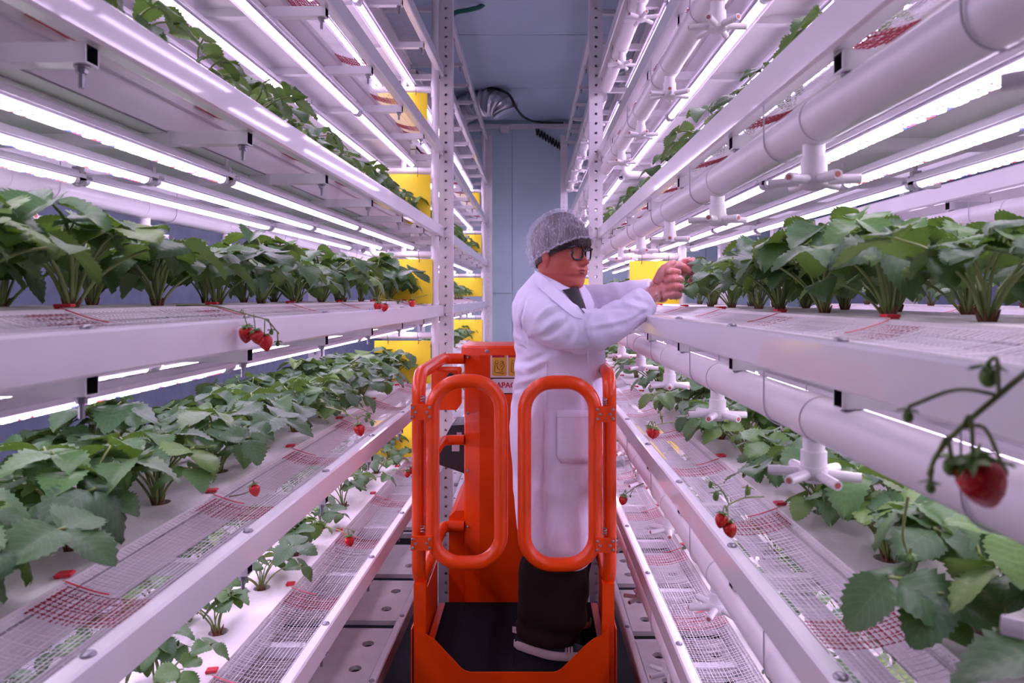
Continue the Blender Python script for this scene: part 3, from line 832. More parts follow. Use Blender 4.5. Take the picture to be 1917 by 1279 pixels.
# platform tray
yb = 3.14; pf = MB()
pf.box(XLt-.01, XRt+.01, YL-.02, yb, PZ-.10, PZ-.006)
plat = obj('platform', pf.mesh('platform', 'orange'), lf)
mt = MB().box(XLt+.02, XRt-.02, YL+.0, yb-.005, PZ-.006, PZ)
for i in range(26): 
    x = XLt+.03+i*.026
    if x < XRt-.03: mt.box(x, x+.006, YL+.01, yb-.012, PZ, PZ+.0025)
obj('rubber_mat', mt.mesh('rubber_mat', 'blackmat'), plat)
# front apron with the cut-out
ya = YL-.03
prof = [(775,1171),(781,1180),(800,1190),(812,1197),(824,1209),(862,1250),(870,1256),(880,1259),(1036,1259),(1044,1257),(1052,1252),(1100,1205),(1112,1196),(1126,1190),(1136,1178),(1140,1172)]
top = [PX(x, y_, ya) for x, y_ in prof]; zb = PZ-.14
vs = []; fs = []
for t in (0, .004):
    vs += [(p.x, ya+t, p.z) for p in top]+[(p.x, ya+t, zb) for p in top]
n = len(top)
for i in range(n-1):
    fs += [(i,n+i,n+i+1,i+1), (2*n+i,2*n+i+1,3*n+i+1,3*n+i), (i,i+1,2*n+i+1,2*n+i), (n+i,3*n+i,3*n+i+1,n+i+1)]
fs += [(0,2*n,3*n,n),(n-1,2*n-1,4*n-1,3*n-1)]
ap = MB().add(vs, fs)
obj('front_apron', ap.mesh('front_apron', 'orange', fix=True), lf)
# side toe boards
for x in (XLt-.022, XRt+.022):
    tb = MB().box(x-.002, x+.002, ya, yb+.02, zb, H-1.215)
    obj('toe_board', tb.mesh('toe_board', 'orange'), lf)
# chassis, wheels
ch = MB().cbox(-.42, .27, 2.45, 3.75, .12, .42, .02)
obj('chassis', ch.mesh('chassis', 'blackpl'), lf)
obj('chassis_cover', MB().cbox(-.40, .25, 3.2, 3.72, .42, H-1.0, .03).mesh('chassis_cover', 'orange'), lf)
obj('lifting_column', MB().cbox(-.22, .08, 2.75, 3.1, .40, PZ-.09, .01).mesh('lifting_column', 'steel'), lf)
for x in (-.40, .25):
    for y_ in (2.6, 3.6): obj('wheel', MB().tube([(x-.03,y_,.1),(x+.03,y_,.1)], .1, 20).mesh('wheel', 'blackpl', 40), lf)
# mast
mx0, mx1, my0, my1 = PX(868,0,3.16).x, PX(1052,0,3.16).x, 3.14, 3.42
zt_ = H-(652-PY0)/F*3.16
ms_ = MB(); c = .075
pr = [(mx0+c,my0),(mx1-c,my0),(mx1-.006,my0+.035),(mx1,my0+.045),(mx1,my1),(mx0,my1),(mx0,my0+.045),(mx0+.006,my0+.035)]
rings = [[(x,y_,z) for x,y_ in pr] for z in (PZ-.05, zt_)]
ms_.loft(rings)
mast = obj('mast', ms_.mesh('mast', 'orange', fix=True), lf)
cp = MB(); g = .012
rings = []
for z, e in ((zt_-.030,g),(zt_+.003,g),(zt_+.012,g-.006),(zt_+.014,-.01)):
    rings.append([(x+(e if x > (mx0+mx1)/2 else -e), y_+(e if y_ > my0+.1 else -e), z) for x,y_ in pr])
cp.loft(rings); cap_ = obj('mast_cap', cp.mesh('mast_cap', 'orange', 30, fix=True), mast)
def screw(p, parent, axis='Y', r=.009):
    mb = MB()
    p = Vector(p); d = Vector((0,-1,0))
    mb.tube([p, p+d*.003, p+d*.006], [r, r, r*.6], 12); obj('screw', mb.mesh('screw', 'steel', 40), parent)
screw((mx0+.11, my0-g, zt_-.012), cap_); screw((mx1-.11, my0-g, zt_-.012), cap_)
for yy in (668, 773, 880, 985): screw((mx0+.020, my0+.018, H-(yy-PY0)/F*3.17), mast, r=.0065)
# decals on the mast
yd = my0-.0015
def plate(name, x0, y0, x1, y1, mt, parent, d=0., round_=0, bord=None):
    a, b_ = PX(x0, y0, yd), PX(x1, y1, yd); mb = MB()
    if round_:
        pts = []
        for (cx, cz, a0) in ((b_.x-round_, a.z-round_, 0), (a.x+round_, a.z-round_, pi/2), (a.x+round_, b_.z+round_, pi), (b_.x-round_, b_.z+round_, 1.5*pi)):
            for j in range(7): t = a0+pi/2*j/6; pts.append((cx+round_*cos(t), cz+round_*sin(t)))
    else: pts = [(b_.x,a.z),(a.x,a.z),(a.x,b_.z),(b_.x,b_.z)]
    n = len(pts); vs = [(x, yd-d, z) for x, z in pts]+[(x, yd-d+.001, z) for x, z in pts]
    mb.add(vs, [tuple(range(n)), tuple(range(2*n-1,n-1,-1))]+[(i,n+i,n+(i+1)%n,(i+1)%n) for i in range(n)])
    return obj(name, mb.mesh(name, mt, fix=True), parent)
wp = plate('warning_decal', 918, 662, 982, 707, 'decal_w', mast)
for (a, b_) in ((921.5, 948.5), (951.5, 978.5)):
    plate('amber_panel', a, 665, b_, 704, 'decal_y', wp, .0008, .008)
    plate('red_bar', a, 665, b_-4, 669.5, 'decal_r', wp, .0014)
ink = MB(); rnd = random.Random(9)
for bx in (922, 953):
    def S(pts): ink.tube([PX(bx+x, y_, yd-.0018) for x, y_ in pts], .0010, 4)
    S([(5,679),(6,675),(10,675),(11,679),(8,681),(5,679)]); S([(5,681),(4,696),(8,698),(16,697),(20,694)])
    S([(8,682),(10,690),(14,693)]); S([(13,684),(17,680),(21,677),(19,683),(15,688)]); S([(14,678),(18,675),(20,680),(23,684),(19,690),(16,694)])
    S([(12,700),(15,699),(18,700),(22,699)])
obj('pictogram', ink.mesh('pictogram', 'decal_k'), wp)
cpb = plate('capacity_decal', 911, 707.5, 1012, 738, 'decal_k', mast, 0, .034)
plate('white_field', 913, 709.5, 1010, 736, 'decal_w', cpb, .0008, .031)
fc = bpy.data.curves.new('capacity_text', 'FONT'); fc.body = 'CAPACITY'; fc.size = .035; fc.extrude = .0004; fc.materials.append(M['decal_r'])
fc.align_x = 'LEFT'; fc.offset = .0009
tmp = bpy.data.objects.new('tmp_text', fc); COL.objects.link(tmp)
dg = bpy.context.evaluated_depsgraph_get(); dg.update()
tme = bpy.data.meshes.new_from_object(tmp.evaluated_get(dg), depsgraph=dg); bpy.data.objects.remove(tmp)
tme.name = 'capacity_text'; tme.materials.clear(); tme.materials.append(M['decal_r'])
obj('capacity_text', tme, cpb, Matrix.Translation(PX(919, 726, yd-.0016)) @ Matrix.Rotation(pi/2, 4, 'X'))
# guard rails: an upright with its top rail and lower rail in one bent tube on each side, a mid rail
ztop = H-.285; zlow = H-1.065; ymid = 3.12
for sx, X, mxs in ((-1, XLt, mx0), (1, XRt, mx1)):
    side = 'side_rail'
    path = [(mxs, ymid+.06, ztop), (X+ -sx*.005, ymid+.06, ztop), (X, ymid-.10, ztop), (X, YL, ztop), (X, YL, zlow), (X, ymid-.10, zlow), (X-sx*.005, ymid+.06, zlow), (mxs, ymid+.06, zlow)]
    obj('side_rail', MB().tube(round_path(path, .085, 8), TR_, 14).mesh('side_rail', 'orange', 60), lf)
    zm = H-.664
    path = [(X, YL+.02, zm), (X, ymid-.10, zm), (X-sx*.005, ymid+.06, zm), (mxs, ymid+.06, zm)]
    obj('mid_rail', MB().tube(round_path(path, .085, 8), TR_*.9, 14).mesh('mid_rail', 'orange', 60), lf)
    obj('corner_post', MB().cbox(X-.024+sx*-.004, X+.024+sx*-.004, YL-.015, YL+.033, 0, 1, .006).mesh('cp', 'orange') if False else MB().box(X-.022-sx*.006, X+.022-sx*.006, YL-.018, YL+.022, PZ-.05, zlow+.01).mesh('corner_post', 'orange'), lf)
    # infill plate in the upper side frame (a box panel seen beside the mast)
# gates
YG = YL-.035
def gate(x0, x1, y0, y1, hinge_side):
    h = 12.8
    a, b_ = PX(x0+h, y0+h, YG), PX(x1-h, y1-h, YG)
    r = .105
    pts = []
    for (cx, cz, a0) in ((b_.x-r, a.z-r, 0), (a.x+r, a.z-r, pi/2), (a.x+r, b_.z+r, pi), (b_.x-r, b_.z+r, 1.5*pi)):
        for j in range(9): t = a0+pi/2*j/8; pts.append(Vector((cx+r*cos(t), YG, cz+r*sin(t))))
    pts.append(pts[0]); 
    n = 14; rings = []
    for i in range(len(pts)-1):
        t = (pts[(i+1)%(len(pts)-1)]-pts[i-1 if i else len(pts)-2]).normalized(); nx = Vector((0,1,0)); ny = t.cross(nx)
        rings.append([pts[i]+nx*(TR_*cos(2*pi*j/n))+ny*(TR_*sin(2*pi*j/n)) for j in range(n)])
    mb = MB(); rings.append(rings[0]); mb.loft(rings, cap=False)
    g = obj('gate', mb.mesh('gate', 'orange', 80, fix=True), lf)
    for (hy0, hy1) in ((757, 786), (1004, 1031)):
        yh = YG-TR_-.004
        if hinge_side < 0: ha, hb = PX(769, hy0, yh), PX(809, hy1, yh)
        else: ha, hb = PX(1115, hy0+4, yh), PX(1152, hy1+4, yh)
        hp = obj('hinge_plate', MB().box(ha.x, hb.x, yh-.001, yh+.004, hb.z, ha.z).mesh('hinge_plate', 'orange'), g)
        w_ = hb.x-ha.x; hh = ha.z-hb.z; zc = (ha.z+hb.z)/2
        for (u, v) in ((.10,.8),(.22,.5),(.10,.2),(.88,.8),(.74,.5),(.88,.2)): screw((ha.x+w_*u, yh-.001, hb.z+hh*v), hp, r=.0055)
        xs_ = (ha.x+hb.x)/2
        obj('spring', MB().tube([(xs_+.007*cos(t*.7), YG+.007*sin(t*.7), ha.z+.002+.0011*t) for t in range(24)], .0022, 5).mesh('spring', 'steel'), hp)
    return g
gate(797, 951, 701, 1067, -1); gate(969, 1127, 703, 1070, 1)
# control box on the top rail, tool tray and battery pack beside the mast
cb = obj('control_box', MB().cbox(PX(812,0,3.0).x, PX(861,0,3.0).x, 2.93, 3.08, H-(763-PY0)/F*3.0, H-(690-PY0)/F*3.0, .008).mesh('control_box', 'orange'), lf)
obj('switch', MB().tube([(PX(848,0,3.).x, 2.95, H-.335),(PX(848,0,3.).x, 2.91, H-.34)], .016, 12).mesh('switch', 'blackpl', 40), cb)
bk = MB(); q = [PX(815,868,3.55), PX(822,838,3.55), PX(845,797,3.55), PX(905,793,3.55), PX(905,905,3.55), PX(865,885,3.55)]
n = len(q); bk.add([tuple(p) for p in q]+[(p.x,p.y+.25,p.z) for p in q], [tuple(range(n)), tuple(range(2*n-1,n-1,-1))]+[(i,n+i,n+(i+1)%n,(i+1)%n) for i in range(n)])
bo = obj('tool_tray', bk.mesh('tool_tray', 'blackpl', fix=True), lf)
for (x0, y0, x1, y1) in ((855,810,864,816),(846,832,860,845)):
    a, b_ = PX(x0,y0,3.545), PX(x1,y1,3.545); obj('label_plate', MB().box(a.x, b_.x, 3.543, 3.55, b_.z, a.z).mesh('label_plate', 'greylabel'), bo)

# ------------------------------------------------------------------ the worker
YP = 2.80
per = empty('person', (PX(1040,0,YP).x, YP, PZ), 'worker in white lab coat and hairnet reaching towards the plants from the lift', 'person')
def ringxy(cx, cy, z, ax, ay, n=40, pw=2.3, tiltx=0.):
    r = []
    for j in range(n):
        t = 2*pi*j/n; c, s_ = cos(t), sin(t)
        r.append((cx+ax*math.copysign(abs(c)**(2/pw), c), cy+ay*math.copysign(abs(s_)**(2/pw), s_), z+tiltx*c))
    return r
def remesh(mb, voxel, mats, smooth_it=6, fac=.5, name='mesh'):
    me = mb.mesh(name, mats, fix=True)
    r = evaluated(me, [('REMESH', dict(mode='VOXEL', voxel_size=voxel, use_smooth_shade=True)), ('SMOOTH', dict(iterations=smooth_it, factor=fac))])
    r.name = name
    r.materials.clear()
    for k in mats: r.materials.append(M[k])
    r.polygons.foreach_set('use_smooth', [True]*len(r.polygons))
    return r
# ---- head, built as profile rings (faces +x, chin at z = 0), unit scale then enlarged
HK = 1.16
def interp(tab, z):
    for (a, va), (b_, vb) in zip(tab[:-1], tab[1:]):
        if z <= b_:
            t = (z-a)/(b_-a); t = t*t*(3-2*t); return va+(vb-va)*t
    return tab[-1][1]
FRONT = [(-.012,.022),(-.004,.046),(.006,.064),(.018,.076),(.035,.078),(.046,.077),(.06,.083),(.075,.083),(.09,.080),(.11,.079),(.13,.075),(.15,.083),(.175,.087),(.2,.083),(.225,.070),(.248,.047),(.262,.025),(.268,.004)]
BACK = [(-.012,.020),(-.004,.035),(.02,.046),(.04,.058),(.06,.070),(.09,.088),(.13,.107),(.17,.114),(.2,.108),(.225,.092),(.248,.063),(.262,.034),(.268,.005)]
WID = [(-.012,.028),(-.004,.050),(.006,.062),(.02,.074),(.04,.083),(.06,.087),(.085,.086),(.11,.082),(.14,.083),(.17,.083),(.2,.077),(.225,.064),(.248,.042),(.262,.022),(.268,.003)]
def g2(a, s_): return exp(-(a/s_)**2)
def head_pt(th, z, off=0., feat=True):
    c, s_ = cos(th), sin(th)
    f, b_, w_ = interp(FRONT, z)+off, interp(BACK, z)+off, interp(WID, z)+off
    p = 2.25
    x = (f if c > 0 else b_)*math.copysign(abs(c)**(2/p), c); y = w_*math.copysign(abs(s_)**(2/p), s_)
    if feat and c > 0:
        nb = 0
        if .078 < z < .148:
            t = (z-.088)/.055
            hgt = .027*g2(z-.097, .013)+.016*g2(z-.115, .018)+.008*g2(z-.135, .014)
            wid = .0125 if z < .105 else .0085
            nb = hgt*g2(y, wid)+.007*g2(z-.094, .008)*(g2(y-.0145, .007)+g2(y+.0145, .007))
        x += nb
        x += .0065*g2(z-.0735, .0045)*g2(y, .019)+.0072*g2(z-.0605, .0055)*g2(y, .017)-.004*g2(z-.0672, .0022)*g2(y, .024)
        x -= .010*g2(z-.132, .012)*(g2(y-.033, .016)+g2(y+.033, .016))
        x += .004*g2(z-.152, .008)*(g2(y-.03, .02)+g2(y+.03, .02))
        x += .005*g2(z-.018, .012)*g2(y, .02)
        x += .006*g2(z-.085, .025)*(g2(y-.05, .02)+g2(y+.05, .02))
        x -= .003*g2(z-.083, .006)*g2(y, .006)
    return Vector((x, y, z))
Hc = PX(1050, 543, YP-.02)
HM = Matrix.Translation(Hc) @ RZ(radians(-36)) @ Matrix.Rotation(radians(3), 4, 'Y') @ Matrix.Scale(HK, 4)
body = MB(); nz, nt_ = 84, 96
zs = [-.012+.280*i/nz for i in range(nz+1)]
body.loft([[head_pt(2*pi*j/nt_, z) for j in range(nt_)] for z in zs])
for sy in (-1, 1):      # ears, eyeballs' lids
    e = MB(); R = Matrix.Rotation(radians(14)*sy, 3, 'Z') @ Matrix.Rotation(radians(-12), 3, 'Y')
    body.ell((-.012, sy*.086, .112), (.017, .008, .030), 16, 10, rot=R)
    body.ell((-.006, sy*.088, .088), (.008, .006, .010), 12, 8)
hv = body.v
body.v = [tuple(HM @ Vector(v)) for v in hv]
# neck and torso core (inside the coat)
nk = PX(1032, 545, YP); 
body.loft([ringxy(*PX(x, y_, YP).xy, PX(x, y_, YP).z, ax, ay, 32) for x, y_, ax, ay in ((1040,505,.070,.068),(1035,530,.076,.074),(1030,555,.085,.085),(1030,580,.11,.15),(1036,640,.14,.17),(1038,760,.15,.18),(1040,860,.15,.18))])
bodyme = remesh(body, .0032, ['skin'], 3, .5, 'body')
bd = obj('body', bodyme, per)
# lips, eyes, brows
def on_face(y, z, lift=0.):
    best = min((head_pt(t*.01, z) for t in range(-130, 131)), key=lambda p: abs(p.y-y)); return Vector((best.x+lift, y, z))
lp = MB()
for z0, z1, bulge in ((.0672,.0755,.0012),(.0575,.0668,.0018)):
    rows_ = []
    for i in range(7):
        z = z0+(z1-z0)*i/6
        row = []
        for j in range(15):
            y = -.023+.046*j/14; taper = (1-((y/.0235)**2))
            zz = .067+(z-.067)*max(.05, taper); row.append(HM @ (on_face(y, zz, .0008+bulge*sin(pi*i/6)*taper)))
        rows_.append(row)
    lp.loft(rows_, cap=False, closed=False)
obj('lips', lp.mesh('lips', 'lip', 179), bd)
for sy in (-1, 1):
    p = on_face(sy*.033, .131, -.0060)
    m4 = HM @ Matrix.Translation(p)
    ey = obj('eye', MB().ell((0,0,0), (.0115,.0125,.0085), 16, 10).mesh('eye', 'eyewhite', 179), bd, m4)
    obj('iris', MB().ell((.0075,0,-.001), (.005,.0055,.0055), 14, 8).mesh('iris', 'iris', 179), ey, m4)
    lid = MB()
    for z0, z1 in ((.134, .142),): 
        rows_ = []
        for i in range(5):
            z = z0+(z1-z0)*i/4; rows_.append([HM @ on_face(sy*.033-.019+.038*j/10, z-.004*((j-5)/5)**2, .0035-.0005*i) for j in range(11)])
        lid.loft(rows_, cap=False, closed=False)
    obj('eyelid', lid.mesh('eyelid', 'skin', 179), bd)
    br = MB(); br.tube([HM @ on_face(sy*(.014+.038*j/8), .152+.004*sin(pi*j/8), .003) for j in range(9)], [.002+.0022*sin(pi*(j+1)/10) for j in range(9)], 6)
    obj('eyebrow', br.mesh('eyebrow', 'hair', 60), bd)
# hair and hairnet follow the same skull
def cap(off, line, name, mtl, wob, seed_):
    nz_, n_ = 60, 128; mb = MB(); grid = []
    zt2 = [-.0+.272*i/nz_ for i in range(nz_+1)]
    for z in zt2:
        row = []
        for j in range(n_):
            th = 2*pi*j/n_; p = head_pt(th, min(z, .2675), off, False)
            zz = p.z+off*(z/.27)**2
            k = wob*(noise.noise(Vector((cos(th)*3+seed_, sin(th)*3, z*9)))+.6*sin(th*21+3*noise.noise(Vector((z*30, th, 1)))))
            d = Vector((p.x, p.y, 0)).normalized() if p.xy.length > 1e-6 else Vector((0,0,1))
            if wob > .002 and p.x < 0: k += .010*min(1., -p.x/.08)*max(0., 1-abs(z-.12)/.13)
            row.append(Vector((p.x, p.y, zz))+d*k+Vector((0,0,abs(k)*.5 if z > .2 else 0)))
        grid.append(row)
    # slide each column so that its lower edge lies on the cut line
    rows_ = []
    for i in range(nz_+1): rows_.append([None]*n_)
    for j in range(n_):
        col_ = [grid[i][j] for i in range(nz_+1)]
        k0 = next((i for i, p in enumerate(col_) if p.z >= line(p)), 0)
        for i in range(nz_+1):
            s_ = k0+(nz_-k0)*i/nz_; a = int(s_); t = s_-a; rows_[i][j] = col_[a].lerp(col_[min(a+1, nz_)], t)
    mb.loft([[HM @ p for p in r] for r in rows_], cap=False)
    hem = [HM @ p for p in rows_[0]]
    return mb, hem
line_h = lambda p: .150+(p.x-.075)*.50 if p.x > .02 else .1225+(p.x-.02)*.52
hm, _ = cap(.0045, lambda p: max(.066, line_h(p)-.004), 'hair', 'hair', .001, 1)
obj('hair', hm.mesh('hair', 'hair', 179), bd)
fr = MB(); rnd = random.Random(3)
for i in range(34):
    y = -.055+.11*i/33+rnd.uniform(-.002,.002); p = on_face(y, .182, .006); q = on_face(y*1.02, .160, .010); e = on_face(y*1.03+rnd.uniform(-.004,.004), .147+rnd.uniform(-.003,.006), .009)
    fr.tube([HM @ p, HM @ q, HM @ e], [.005*HK, .0045*HK, .001], 5)
obj('fringe', fr.mesh('fringe', 'hair', 60), bd)
nm, hem = cap(.0155, lambda p: .168+(p.x-.075)*.56, 'hairnet', 'hairnet', .0028, 7)
hn = obj('hairnet', nm.mesh('hairnet', 'hairnet', 179), per)
hb = MB(); hb.tube(hem+[hem[0]], [.0042+.0012*sin(i*1.9) for i in range(len(hem)+1)], 7)
obj('elastic_hem', hb.mesh('elastic_hem', 'hairnet', 179), hn)
# front bunch of the net
# glasses
gl = obj('glasses', None if False else MB().tube([HM @ Vector((.091, -.009, .137)), HM @ Vector((.094, 0, .139)), HM @ Vector((.091, .009, .137))], .0032*HK, 8).mesh('bridge', 'glassframe', 60), per)
for sy in (-1, 1):
    cy, cz, hw, hh = sy*.034, .130, .0265, .0225
    pts = []
    for (cx2, cz2, a0) in ((1,1,0),(-1,1,pi/2),(-1,-1,pi),(1,-1,1.5*pi)):
        r = .010 if cz2 > 0 else .016
        for j in range(7):
            t = a0+pi/2*j/6; yy = cx2*(hw-r)+r*cos(t); zz = cz2*(hh-r)+r*sin(t)
            pts.append(HM @ Vector((.0905-.005*abs(cy+yy)/.05-.004*((cy+yy)/.05)**2, cy+yy, cz+zz)))
    pts.append(pts[0]); pts.append(pts[1])
    obj('rim', MB().tube(pts, .0034*HK, 8).mesh('rim', 'glassframe', 60), gl)
    obj('lens', MB().add(pts[:-2], [tuple(range(len(pts)-2))]).mesh('lens', 'lensglass'), gl)
    t0 = Vector((.088, sy*.060, .146)); 
    obj('temple', MB().tube([HM @ q for q in (Vector((.0835, sy*.060, .147)), Vector((.072, sy*.080, .146)), Vector((.03, sy*.0905, .141)), Vector((-.02, sy*.0925, .137)), Vector((-.035, sy*.09, .12)))], .0038*HK, 6).mesh('temple', 'glassframe', 60), gl)

# ---- lab coat: torso and both sleeves fused, then folded
coat = MB()
prof = [(510,1001,1036,.075),(526,985,1056,.135),(545,968,1080,.185),(570,959,1102,.205),(600,957,1116,.215),(640,961,1130,.215),(680,964,1134,.212),(715,961,1131,.212),(760,957,1128,.218),(800,955,1126,.222),(870,960,1123,.226),(950,966,1119,.230),(1000,972,1115,.232),(1029,980,1112,.232)]
rings = []
for py, xl, xr, wy in prof:
    a, b_ = PX(xl, py, YP), PX(xr, py, YP)
    rings.append(ringxy((a.x+b_.x)/2, YP+.005, a.z, (b_.x-a.x)/2, wy, 56, 2.35))
coat.loft(rings)
near_arm = [(PX(1000,568,2.68), .080), (PX(1022,592,2.62), .098), (PX(1058,612,2.57), .097), (PX(1092,620,2.54), .086), (PX(1118,618,2.54), .080), (PX(1150,602,2.56), .073), (PX(1185,580,2.58), .064), (PX(1212,561,2.60), .056)]
far_arm = [(PX(1040,560,2.96), .088), (PX(1075,567,2.99), .092), (PX(1110,570,2.98), .086), (PX(1150,562,2.95), .076), (PX(1190,552,2.92), .064), (PX(1222,544,2.89), .052)]
for arm in (near_arm, far_arm):
    p = catmull([a for a, _ in arm], 4); rr = []
    for i in range(len(arm)-1):
        for k in range(4): rr.append(arm[i][1]+(arm[i+1][1]-arm[i][1])*k/4)
    rr.append(arm[-1][1]); coat.tube(p, rr, 24)
cm = remesh(coat, .0062, ['coat'], 5, .5, 'coat')
# folds: real displacement of the cloth
el = near_arm[3][0]; arm_p = PX(985, 640, 2.62)
cm.update()
nrm = [v.normal.copy() for v in cm.vertices]
hemz = PX(0, 1029, YP).z
for v, nn in zip(cm.vertices, nrm):
    p = v.co; d = 0.
    low = max(0., min(1., (H-.25-p.z)/.9))
    d += .020*low*noise.noise(Vector((p.x*9, p.y*9, p.z*1.3)))
    d += .010*(.5-abs(noise.noise(Vector((p.x*6+3, p.y*6, p.z*8)))))-.004
    # drag folds radiating from the armpit across the back
    q = p-arm_p; ang = math.atan2(q.z, q.x); ds = q.length
    d += .003*sin(ang*7+2*noise.noise(p*6))*exp(-((ds-.13)/.10)**2)
    # creases round the elbow
    q = p-el; d += .005*sin(q.x*70+q.z*45)*exp(-(q.length/.11)**2)
    q = p-near_arm[6][0]; d += .0035*sin(q.x*95-q.z*70)*exp(-(q.length/.08)**2)
    q = p-far_arm[3][0]; d += .004*sin(q.x*80+q.z*30)*exp(-(q.length/.12)**2)
    # waist bunching at the small of the back
    d += .006*sin(p.z*60+p.x*20)*exp(-((p.z-PX(0,700,YP).z)/.09)**2)*exp(-((p.x-PX(965,0,YP).x)/.07)**2)
    v.co = p+nn*d
# drawn creases: (outline points, width, height) - ridges positive, valleys negative
import numpy as np
from mathutils.bvhtree import BVHTree
cm.update()
CB = BVHTree.FromPolygons([v.co.copy() for v in cm.vertices], [tuple(p.vertices) for p in cm.polygons])
def cast(px, py):
    o = Vector((0,0,H)); d = (PX(px, py, 1.)-o).normalized(); h = CB.ray_cast(o, d)[0]
    return h if h is not None else PX(px, py, 2.72)
CREASE = [([(984,562),(975,590),(975,615),(985,645)], .010, -.009), ([(990,560),(983,590),(984,618),(994,642)], .012, .006),
          ([(985,648),(1035,657),(1080,660),(1108,652)], .012, -.012), ([(990,628),(1018,618),(1038,602),(1052,598)], .012, .010), ([(994,636),(1025,630),(1046,616),(1064,600)], .011, -.009),
          ([(1008,606),(1030,590),(1056,580)], .011, -.007), ([(1004,598),(1022,580),(1050,571)], .011, .007), ([(1064,604),(1072,622),(1066,642)], .010, -.007), ([(1076,596),(1086,616),(1082,640)], .010, .007),
          ([(1100,590),(1096,612),(1099,632),(1108,648)], .009, -.013), ([(1108,588),(1104,610),(1107,632)], .010, .007), ([(1099,613),(1140,606),(1165,600),(1190,592)], .008, .008), ([(1102,620),(1142,614),(1170,606)], .010, -.006),
          ([(1122,582),(1145,576),(1170,578)], .010, -.008), ([(1160,566),(1182,572),(1210,580)], .008, .007), ([(1166,558),(1190,560),(1214,570)], .008, -.007), ([(1180,600),(1200,590),(1212,584)], .008, -.006),
          ([(964,680),(990,678),(1024,662)], .010, -.011), ([(964,692),(994,689),(1024,674)], .010, .010), ([(963,704),(994,702),(1020,690)], .010, -.010), ([(960,718),(985,714),(1004,704)], .010, .009), ([(958,730),(980,728)], .010, -.008),
          ([(962,646),(976,650),(990,660)], .009, -.008), ([(1012,735),(1000,780),(985,830)], .016, .010), ([(1000,735),(985,780),(972,840)], .014, -.010), ([(1016,800),(1006,860),(990,930)], .016, -.009),
          ([(1024,720),(1026,780),(1024,860),(1022,960)], .010, .008), ([(1018,730),(1019,800),(1016,900),(1014,1010)], .010, -.010), ([(1040,960),(1030,990),(1024,1020)], .012, .010), ([(1090,690),(1098,760),(1096,840)], .014, -.011), ([(1104,670),(1110,740),(1108,850),(1104,960)], .012, .009),
          ([(1060,900),(1062,960),(1066,1020)], .018, -.009), ([(1084,880),(1080,950),(1084,1020)], .016, .009), ([(1000,940),(992,980),(996,1020)], .014, .010), ([(1112,560),(1122,575),(1130,590)], .010, -.008), ([(1150,548),(1160,560),(1165,575)], .010, -.006), ([(1180,542),(1192,550),(1200,560)], .009, .006)]
co = np.array([v.co[:] for v in cm.vertices]); nr = np.array([v.normal[:] for v in cm.vertices]); disp = np.zeros(len(co))
for pl, wd, amp in CREASE:
    P3 = [np.array(cast(*q)[:]) for q in pl]; best = np.full(len(co), 9.); tt = np.zeros(len(co)); nseg = len(P3)-1
    for i in range(nseg):
        a, b_ = P3[i], P3[i+1]; ab = b_-a; t = np.clip(((co-a)@ab)/max(1e-9, ab@ab), 0, 1); dd = np.linalg.norm(co-(a+t[:, None]*ab), axis=1)
        up = dd < best; best[up] = dd[up]; tt[up] = (i+t[up])/nseg
    disp += amp*np.exp(-(best/wd)**2)*(.35+.65*np.sin(np.pi*np.clip(tt, .0, 1.)))
co2 = co+nr*disp[:, None]
cm.vertices.foreach_set('co', co2.ravel()); cm.update()
cm = evaluated(cm, [('SMOOTH', dict(iterations=1, factor=.4))]); cm.name = 'coat'; cm.materials.clear(); cm.materials.append(M['coat'])
cm.polygons.foreach_set('use_smooth', [True]*len(cm.polygons))
ct = obj('coat', cm, per)
# collar and lapels lie on the coat, the shirt shows in the opening
from mathutils.bvhtree import BVHTree
CB = BVHTree.FromPolygons([v.co.copy() for v in cm.vertices], [tuple(p.vertices) for p in cm.polygons])
def ribbon(pts, wid, mtl, name, parent, th=.005):
    """pts: list of (outer, inner) world pairs -> thick strip"""
    mb = MB(); rings = []
    for a, b_ in pts:
        a, b_ = Vector(a), Vector(b_); n_ = Vector((.25,-1,.25)).normalized()*th
        rings.append([a, (a+b_)/2+n_*.8, b_, b_+n_, (a+b_)/2+n_*1.9, a+n_])
    mb.loft(rings); return obj(name, mb.mesh(name, mtl, 60, fix=True), parent)
def SP(px, py, lift=.004):
    "point of the coat's outer surface on the camera side, lifted a little"
    o = Vector((0,0,H)); d = (PX(px, py, 1.)-o).normalized(); hit = CB.ray_cast(o, d)[0]
    if hit is None: hit = PX(px, py, 2.72)
    return hit-d*lift
# shirt wedge
sh = MB(); a = [SP(1052,543,.0), SP(1066,556,.0), SP(1082,572,.0), SP(1093,586,.0)]; b_ = [PX(1080,534,2.74), PX(1086,548,2.70), PX(1092,566,2.66), PX(1095,586,2.62)]
rings = []
for p, q in zip(a, b_):
    p = p+Vector((0,-.010,0)); q = Vector(q); rings.append([p.lerp(q, t)+Vector((.012*sin(pi*t),-.006*sin(pi*t),0)) for t in [i/6 for i in range(7)]])
sh.loft(rings, cap=False, closed=False)
obj('shirt', sh.mesh('shirt', 'shirt', 179), per)
ribbon([(SP(1001,512,.012)+Vector((0,0,.012)), SP(1000,528,.014)), (SP(1020,526,.014)+Vector((0,-.0,.010)), SP(1017,546,.010)), (SP(1040,540,.012), SP(1034,562,.008)), (SP(1056,552,.010), SP(1046,572,.006)), (SP(1070,566,.010), SP(1058,582,.006)), (SP(1082,580,.008), SP(1074,594,.004)), (SP(1092,590,.006), SP(1090,598,.003))], .03, 'coat', 'lapel', ct)
